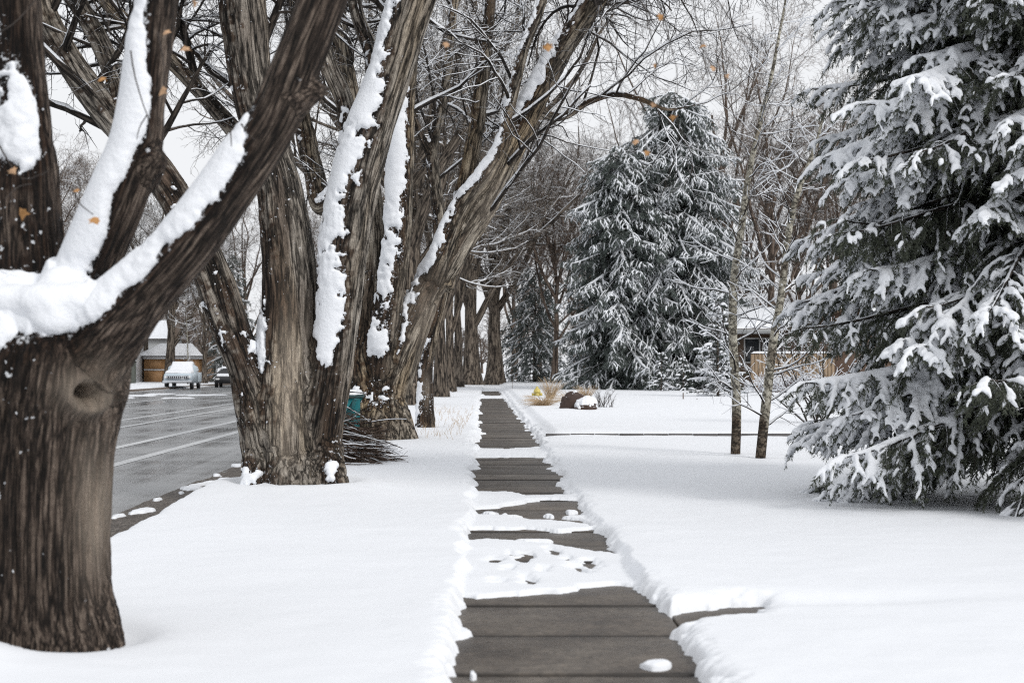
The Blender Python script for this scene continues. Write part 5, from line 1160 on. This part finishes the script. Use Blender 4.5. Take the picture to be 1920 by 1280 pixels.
# --- recycling bin, brush pile
BY = 26.8; bx = (645 - HX) * BY * K; bn = thing('recycling_bin', 'teal wheeled bin standing between the two big trees by the kerb', 'bin', (bx, BY, 0.02), rz=R_(-12))
M_teal = simple('teal_plastic', (0.018, 0.17, 0.19), 0.4, var=0.1)
a = Acc(); V, F = loft([(-.27, sec(.24, .06, .90, .03, .30)), (.27, sec(.24, .06, .90, .03, .30))]); V = np.array(V); V[:, 1] *= 0.75 + 0.25 * V[:, 2] / .9; a.add(V, F); bd = a.build('body', M_teal, bn)
a = Acc(); a.box((-.32, -.31, .90), (.32, .30, .96), .025); a.build('lid', simple('dark_teal_lid', (0.012, 0.05, 0.055), .45), bn)
snow_slab([(-.30, -.29, .96), (.30, -.29, .96), (.30, .28, .96), (-.30, .28, .96)], .09, 'snow', bn, 5)
for sx in (-1, 1):
    a = Acc(); P = np.array([[[sx * .22, .26, .11], [sx * .28, .26, .11]]]); v, f, b = tubes(P, np.full((1, 2), .11), 16, caps=True); a.add(v, f); a.build('wheel', M_black, bn, False)
a = Acc(); y0 = -.262
def bar(p, q, w=.018):
    a.box((min(p[0], q[0]) - w / 2, y0 - .012, min(p[1], q[1]) - w / 2), (max(p[0], q[0]) + w / 2, y0 - .004, max(p[1], q[1]) + w / 2))
sx0 = -.20
for p, q in (((sx0, .80), (sx0 + .13, .80)), ((sx0, .80), (sx0, .73)), ((sx0, .725), (sx0 + .13, .725)), ((sx0 + .13, .72), (sx0 + .13, .65)), ((sx0, .645), (sx0 + .13, .645))): bar(p, q)
for p, q in (((sx0 - .04, .85), (sx0 + .17, .85)), ((sx0 - .04, .60), (sx0 + .17, .60)), ((sx0 - .04, .85), (sx0 - .04, .60)), ((sx0 + .17, .85), (sx0 + .17, .60))): bar(p, q, .012)
a.build('label', M_white, bd)
rg = rng_(91); pc = gnd(650, 876); bp_ = thing('brush_pile', 'heap of cut brown branches dusted with snow between the two big trees', 'brush pile', (pc[0], pc[1] + .3, 0.08))
n_ = 420; st = np.stack([rg.uniform(-.75, .05, n_), rg.normal(0, .38, n_), np.abs(rg.normal(0, .30, n_))], 1); st[:, 2] *= np.clip(.75 - st[:, 0], .3, 1.4); st[:, 2] *= np.clip(1.2 - np.abs(st[:, 1]), .2, 1)
d = unit(np.stack([rg.uniform(.8, 1.2, n_), rg.normal(0, .28, n_) - .12, rg.normal(-.26, .16, n_)], 1)); ln = rg.uniform(.35, .95, n_)
P = np.empty((n_, 7, 3)); P[:, 0] = st + np.array([0, 0, .12])
for k in range(1, 7):
    P[:, k] = P[:, k - 1] + d * (ln / 6)[:, None]; d = unit(d + rg.normal(size=(n_, 3)) * .09)
P[..., 2] = np.maximum(P[..., 2], .015); Rr = rg.uniform(.006, .016, n_)[:, None] * np.linspace(1, .35, 7)[None]
ac = Acc(); v, f, b = tubes(P, Rr, 5); ac.add(v, f, bk=b); sn = Acc(); v, f, b = snow_tubes(P[::5], Rr[::5], rg, 1.0, k=4, minr=.004); sn.add(v, f)
P2, R2 = grow(P, Rr, rg, 2, .28, (20, 55), 5, wig=.2, rr=.5, rmin=.003); P2[..., 2] = np.maximum(P2[..., 2], .01); v, f, b = tubes(P2, R2, 3); ac.add(v, f, bk=b)
ac.build('sticks', bark_mat('cut_branch_bark', (.03, .02, .015), (.13, .088, .066), (.26, .19, .15), fr=60, stretch=.1, snow=.25, snow_th=.9), bp_, True); sn.build('snow', M_snowt, bp_, True)

# --- garden bed: boulders, grasses, shrub, hydrant, stakes
M_rock = simple('dark_brown_rock', (0.055, 0.034, 0.026), 0.85, var=0.5, scale=5, bump=.8)
def rock(px, py, w, h, dep, seed, label, cap):
    c = gnd(px, py); r = thing('boulder', label, 'boulder', (c[0], c[1] + dep / 2, 0.06), 'dark boulders in the garden bed')
    bm = bmesh.new(); bmesh.ops.create_icosphere(bm, subdivisions=5, radius=1); V = np.array([v.co for v in bm.verts]); F = np.array([[v.index for v in f.verts] for f in bm.faces]); bm.free()
    q = V + seed; k = 1 + .55 * (fbm(q * 1.1, 2) - .5) + .28 * (np.abs(2 * fbm(q * 2.2, 2) - 1) - .3); V = V * k[:, None] * np.array([w / 2, dep / 2, h * .62]); V[:, 2] += h * .30
    mesh('rock', V, F, M_rock, r, False)
    Nn = normals(V, [F]); m_ = Nn[:, 2] + .5 * (fbm(q * 2, 2) - .5) - cap; hot = m_ > 0
    VS = V + np.array([0, 0, 1.]) * np.where(hot, .02 + .10 * np.sqrt(sstep(0, .35, m_)), -.05)[:, None]; mesh('snow', VS, F[hot[F].any(1)], M_snowt, r, True)
rock(1079, 780, 1.0, .72, .7, 3.0, 'taller dark brown boulder at the left of the garden pair', 1.02)
rock(1101, 781, .74, .48, .7, 9.0, 'lower boulder with a thick cap of snow at the right of the garden pair', .52)
M_straw = simple('dry_straw', (0.50, 0.37, 0.23), 0.7, var=.3, scale=3)
def tuft(px, py, h, spread, nbl, seed, label, lift=0.0, lean=0.0):
    rg = rng_(seed); c = gnd(px, py); r = thing('ornamental_grass', label, 'grass clump', (c[0], c[1], 0.05), 'dry grass clumps in the garden bed')
    az = rg.uniform(0, 2 * np.pi, nbl); P = np.empty((nbl, 7, 3)); P[:, 0] = np.stack([rg.normal(0, .06, nbl), rg.normal(0, .06, nbl), 0 * az], 1)
    d = unit(np.stack([np.cos(az) * spread * rg.uniform(.2, 1, nbl) + lean, np.sin(az) * spread * rg.uniform(.2, 1, nbl), 1 + 0 * az], 1)); l = h * rg.uniform(.6, 1.25, nbl)
    for k in range(1, 7):
        P[:, k] = P[:, k - 1] + d * (l / 6)[:, None]; d = unit(d + np.stack([np.cos(az) * .25 * spread, np.sin(az) * .25 * spread, -lift - .16 * spread * np.ones(nbl)], 1))
    P[..., 2] = np.maximum(P[..., 2], .0); v, f, b = tubes(P, .007 * np.linspace(1, .4, 7)[None] * np.ones((nbl, 1)), 3); mesh('blades', v, f, M_straw, r, True)
tuft(1020, 772, .85, .75, 260, 1, 'drooping pale straw coloured grass clump nearest the sidewalk', .10, -.1)
tuft(1031, 757, .95, .40, 150, 2, 'upright tan grass tuft just behind the drooping clump', 0, .1)
tuft(1099, 758, .72, .45, 150, 3, 'upright golden grass tuft behind the boulders', 0)
tuft(1066, 762, .66, .55, 70, 4, 'thin pale grass tuft beside the taller boulder', 0)
c = gnd(1134, 776); sh = thing('bare_shrub', 'small leafless shrub of fanned upright stems beside the snow capped boulder', 'shrub', (c[0], c[1], 0.05)); rg = rng_(95); n_ = 26
az = rg.uniform(0, 6.28, n_); P = np.empty((n_, 6, 3)); P[:, 0] = np.stack([rg.normal(0, .12, n_), rg.normal(0, .1, n_), 0 * az - .03], 1); d = unit(np.stack([np.cos(az) * .6, np.sin(az) * .6, 1 + 0 * az], 1))
for k in range(1, 6): P[:, k] = P[:, k - 1] + d * (rg.uniform(.11, .19, n_))[:, None]; d = unit(d + rg.normal(size=(n_, 3)) * .07)
ac = Acc(); v, f, b = tubes(P, .009 * np.linspace(1, .4, 6)[None] * np.ones((n_, 1)), 4); ac.add(v, f, bk=b); P, Rr = grow(P, .009 * np.ones((n_, 6)), rg, 3, .28, (15, 40), 4, up=.1, wig=.1, rmin=.004); v, f, b = tubes(P, Rr, 3); ac.add(v, f, bk=b); ac.build('stems', M_twig, sh, True)
# berry shrub in front of the brick house
c = ((1478 - HX) * 71 * K, 71.0, 0); sh = thing('berry_shrub', 'dark reddish shrub speckled with snow below the board fence', 'shrub', c); rg = rng_(96); n_ = 160
P = np.empty((n_, 6, 3)); P[:, 0] = np.stack([rg.uniform(-1.6, 1.7, n_), rg.normal(0, .25, n_), np.zeros(n_)], 1); d = unit(np.stack([rg.normal(0, .4, n_), rg.normal(0, .4, n_), np.ones(n_)], 1))
for k in range(1, 6): P[:, k] = P[:, k - 1] + d * rg.uniform(.13, .27, n_)[:, None]; d = unit(d + rg.normal(size=(n_, 3)) * .15)
ac = Acc(); v, f, b = tubes(P, .014 * np.linspace(1, .4, 6)[None] * np.ones((n_, 1)), 4); ac.add(v, f, bk=b); sn = Acc()
P, Rr = grow(P, .014 * np.ones((n_, 6)), rg, 9, .4, (25, 65), 4, wig=.2, rmin=.009); v, f, b = tubes(P, Rr, 3); ac.add(v, f, bk=b); v, f, b = snow_tubes(P, Rr, rg, 1.2, k=4, minr=.012); sn.add(v, f)
ac.build('stems', simple('reddish_stems', (0.10, 0.05, 0.042), .8, var=.3), sh, True); sn.build('snow', M_snowt, sh, True)
# leafless bush standing left of the large spruce
c = ((1535 - HX) * 33 * K, 33.0, 0.08); sh = thing('bare_bush', 'bare spreading bush showing dark stems through the left boughs of the large spruce', 'shrub', c); rg = rng_(97); n_ = 9
P = np.empty((n_, 9, 3)); P[:, 0] = np.stack([rg.normal(0, .15, n_), rg.normal(0, .15, n_), np.zeros(n_)], 1); d = unit(np.stack([rg.normal(0, .7, n_), rg.normal(0, .5, n_), np.ones(n_)], 1))
for k in range(1, 9): P[:, k] = P[:, k - 1] + d * .3; d = unit(d + rg.normal(size=(n_, 3)) * .12 + np.array([0, 0, .04]))
Rr = .026 * np.linspace(1, .35, 9)[None] * np.ones((n_, 1)); ac = Acc(); v, f, b = tubes(P, Rr, 6); ac.add(v, f, bk=b); sn = Acc(); v, f, b = snow_tubes(P, Rr, rg, 1, k=4); sn.add(v, f)
for cnt, l_, rm_ in ((7, .9, .008), (6, .4, .005)):
    P, Rr = grow(P, Rr, rg, cnt, l_, (25, 60), 6, up=.05, wig=.15, rmin=rm_); v, f, b = tubes(P, Rr, 3); ac.add(v, f, bk=b); v, f, b = snow_tubes(P, Rr, rg, 1, k=4); sn.add(v, f)
ac.build('branches', M_limb, sh, True); sn.build('branch_snow', M_snowt, sh, True)
# hydrant
HYY = 62.0; hd = thing('fire_hydrant', 'small yellow hydrant half buried in snow left of the dry grass', 'hydrant', ((1007 - HX) * HYY * K, HYY, .05)); M_yel = simple('yellow_paint', (0.55, 0.45, 0.12), .5, var=.15)
def lathe(acc, prof, c=(0, 0, 0), k=16):
    n = len(prof); ang = np.arange(k) * 2 * np.pi / k; V = np.array([[(c[0] + r * math.cos(t), c[1] + r * math.sin(t), c[2] + z) for t in ang] for r, z in prof]).reshape(-1, 3)
    F = np.array([(i * k + j, i * k + (j + 1) % k, (i + 1) * k + (j + 1) % k, (i + 1) * k + j) for i in range(n - 1) for j in range(k)]); acc.add(V, F)
a = Acc(); lathe(a, [(.12, -.2), (.12, .32), (.16, .33), (.16, .37), (.14, .40), (.11, .47), (.05, .52), (.05, .58), (.001, .585)]); a.build('body', M_yel, hd, True)
for sx in (-1, 1):
    a = Acc(); v, f, b = tubes(np.array([[[sx * .10, 0, .24], [sx * .23, 0, .24]]]), np.array([[.065, .065]]), 12, caps=True); a.add(v, f); a.build('nozzle', M_yel, hd, False)
a = Acc(); v, f, b = tubes(np.array([[[0, -.10, .22], [0, -.24, .22]]]), np.array([[.085, .085]]), 12, caps=True); a.add(v, f); a.build('nozzle', M_yel, hd, False)
for px, py, Y, h_, w_, lab, nm in ((961, 737, 82, .72, .022, 'thin dark marker stake beside the far end of the sidewalk', 'marker_stake'), (1281, 758, 56, .42, .045, 'short dark post in the snow left of the young spruce', 'wooden_post'), (1307, 759, 55.5, .20, .045, 'lowest post stub in the snow at the foot of the young spruce', 'wooden_post')):
    a = Acc(); w2_ = w_ / 2; lathe(a, [(w2_ * 1.1, -.1), (w2_, h_ - .02), (w2_ * .7, h_), (.001, h_ + .004)], k=8); o = a.build(nm, M_darkw); o.location = ((px - HX) * Y * K, Y, .05); tag(o, lab, 'stake' if 'stake' in nm else 'post')
# slim pale sapling across the street
asp = [o for o in bpy.data.objects if o.get('label', '').startswith('slim pale aspen on the lawn')][0]
o_ = dup(asp, ((352 - HX) * 113 * K, 113, 0), 2.0, .85, 'slim pale sapling in front of the garage across the street')
if 'group' in o_: del o_['group']
# dry grass poking through the snow of the verge
rg = rng_(98); n_ = 260; X = rg.uniform(-1.75, -.45, n_); Yy = rg.uniform(27, 47, n_); k_ = fbm(np.stack([X * 2, Yy * .6, 0 * X], 1), 2) > .47; X, Yy = X[k_], Yy[k_]; n_ = len(X)
Z = snow_height(np.stack([X, Yy], 1)); P = np.empty((n_, 4, 3)); P[:, 0] = np.stack([X, Yy, Z - .03], 1); d = unit(np.stack([rg.normal(0, .35, n_), rg.normal(0, .3, n_), np.ones(n_)], 1))
for k in range(1, 4): P[:, k] = P[:, k - 1] + d * rg.uniform(.03, .085, n_)[:, None]; d = unit(d + rg.normal(size=(n_, 3)) * .15)
v, f, b = tubes(P, .005 * np.linspace(1, .4, 4)[None] * np.ones((n_, 1)), 3); tag(mesh('dry_grass', v, f, M_straw, None, True), 'thin dry grass blades poking through the snow of the verge', 'grass', None, 'stuff')
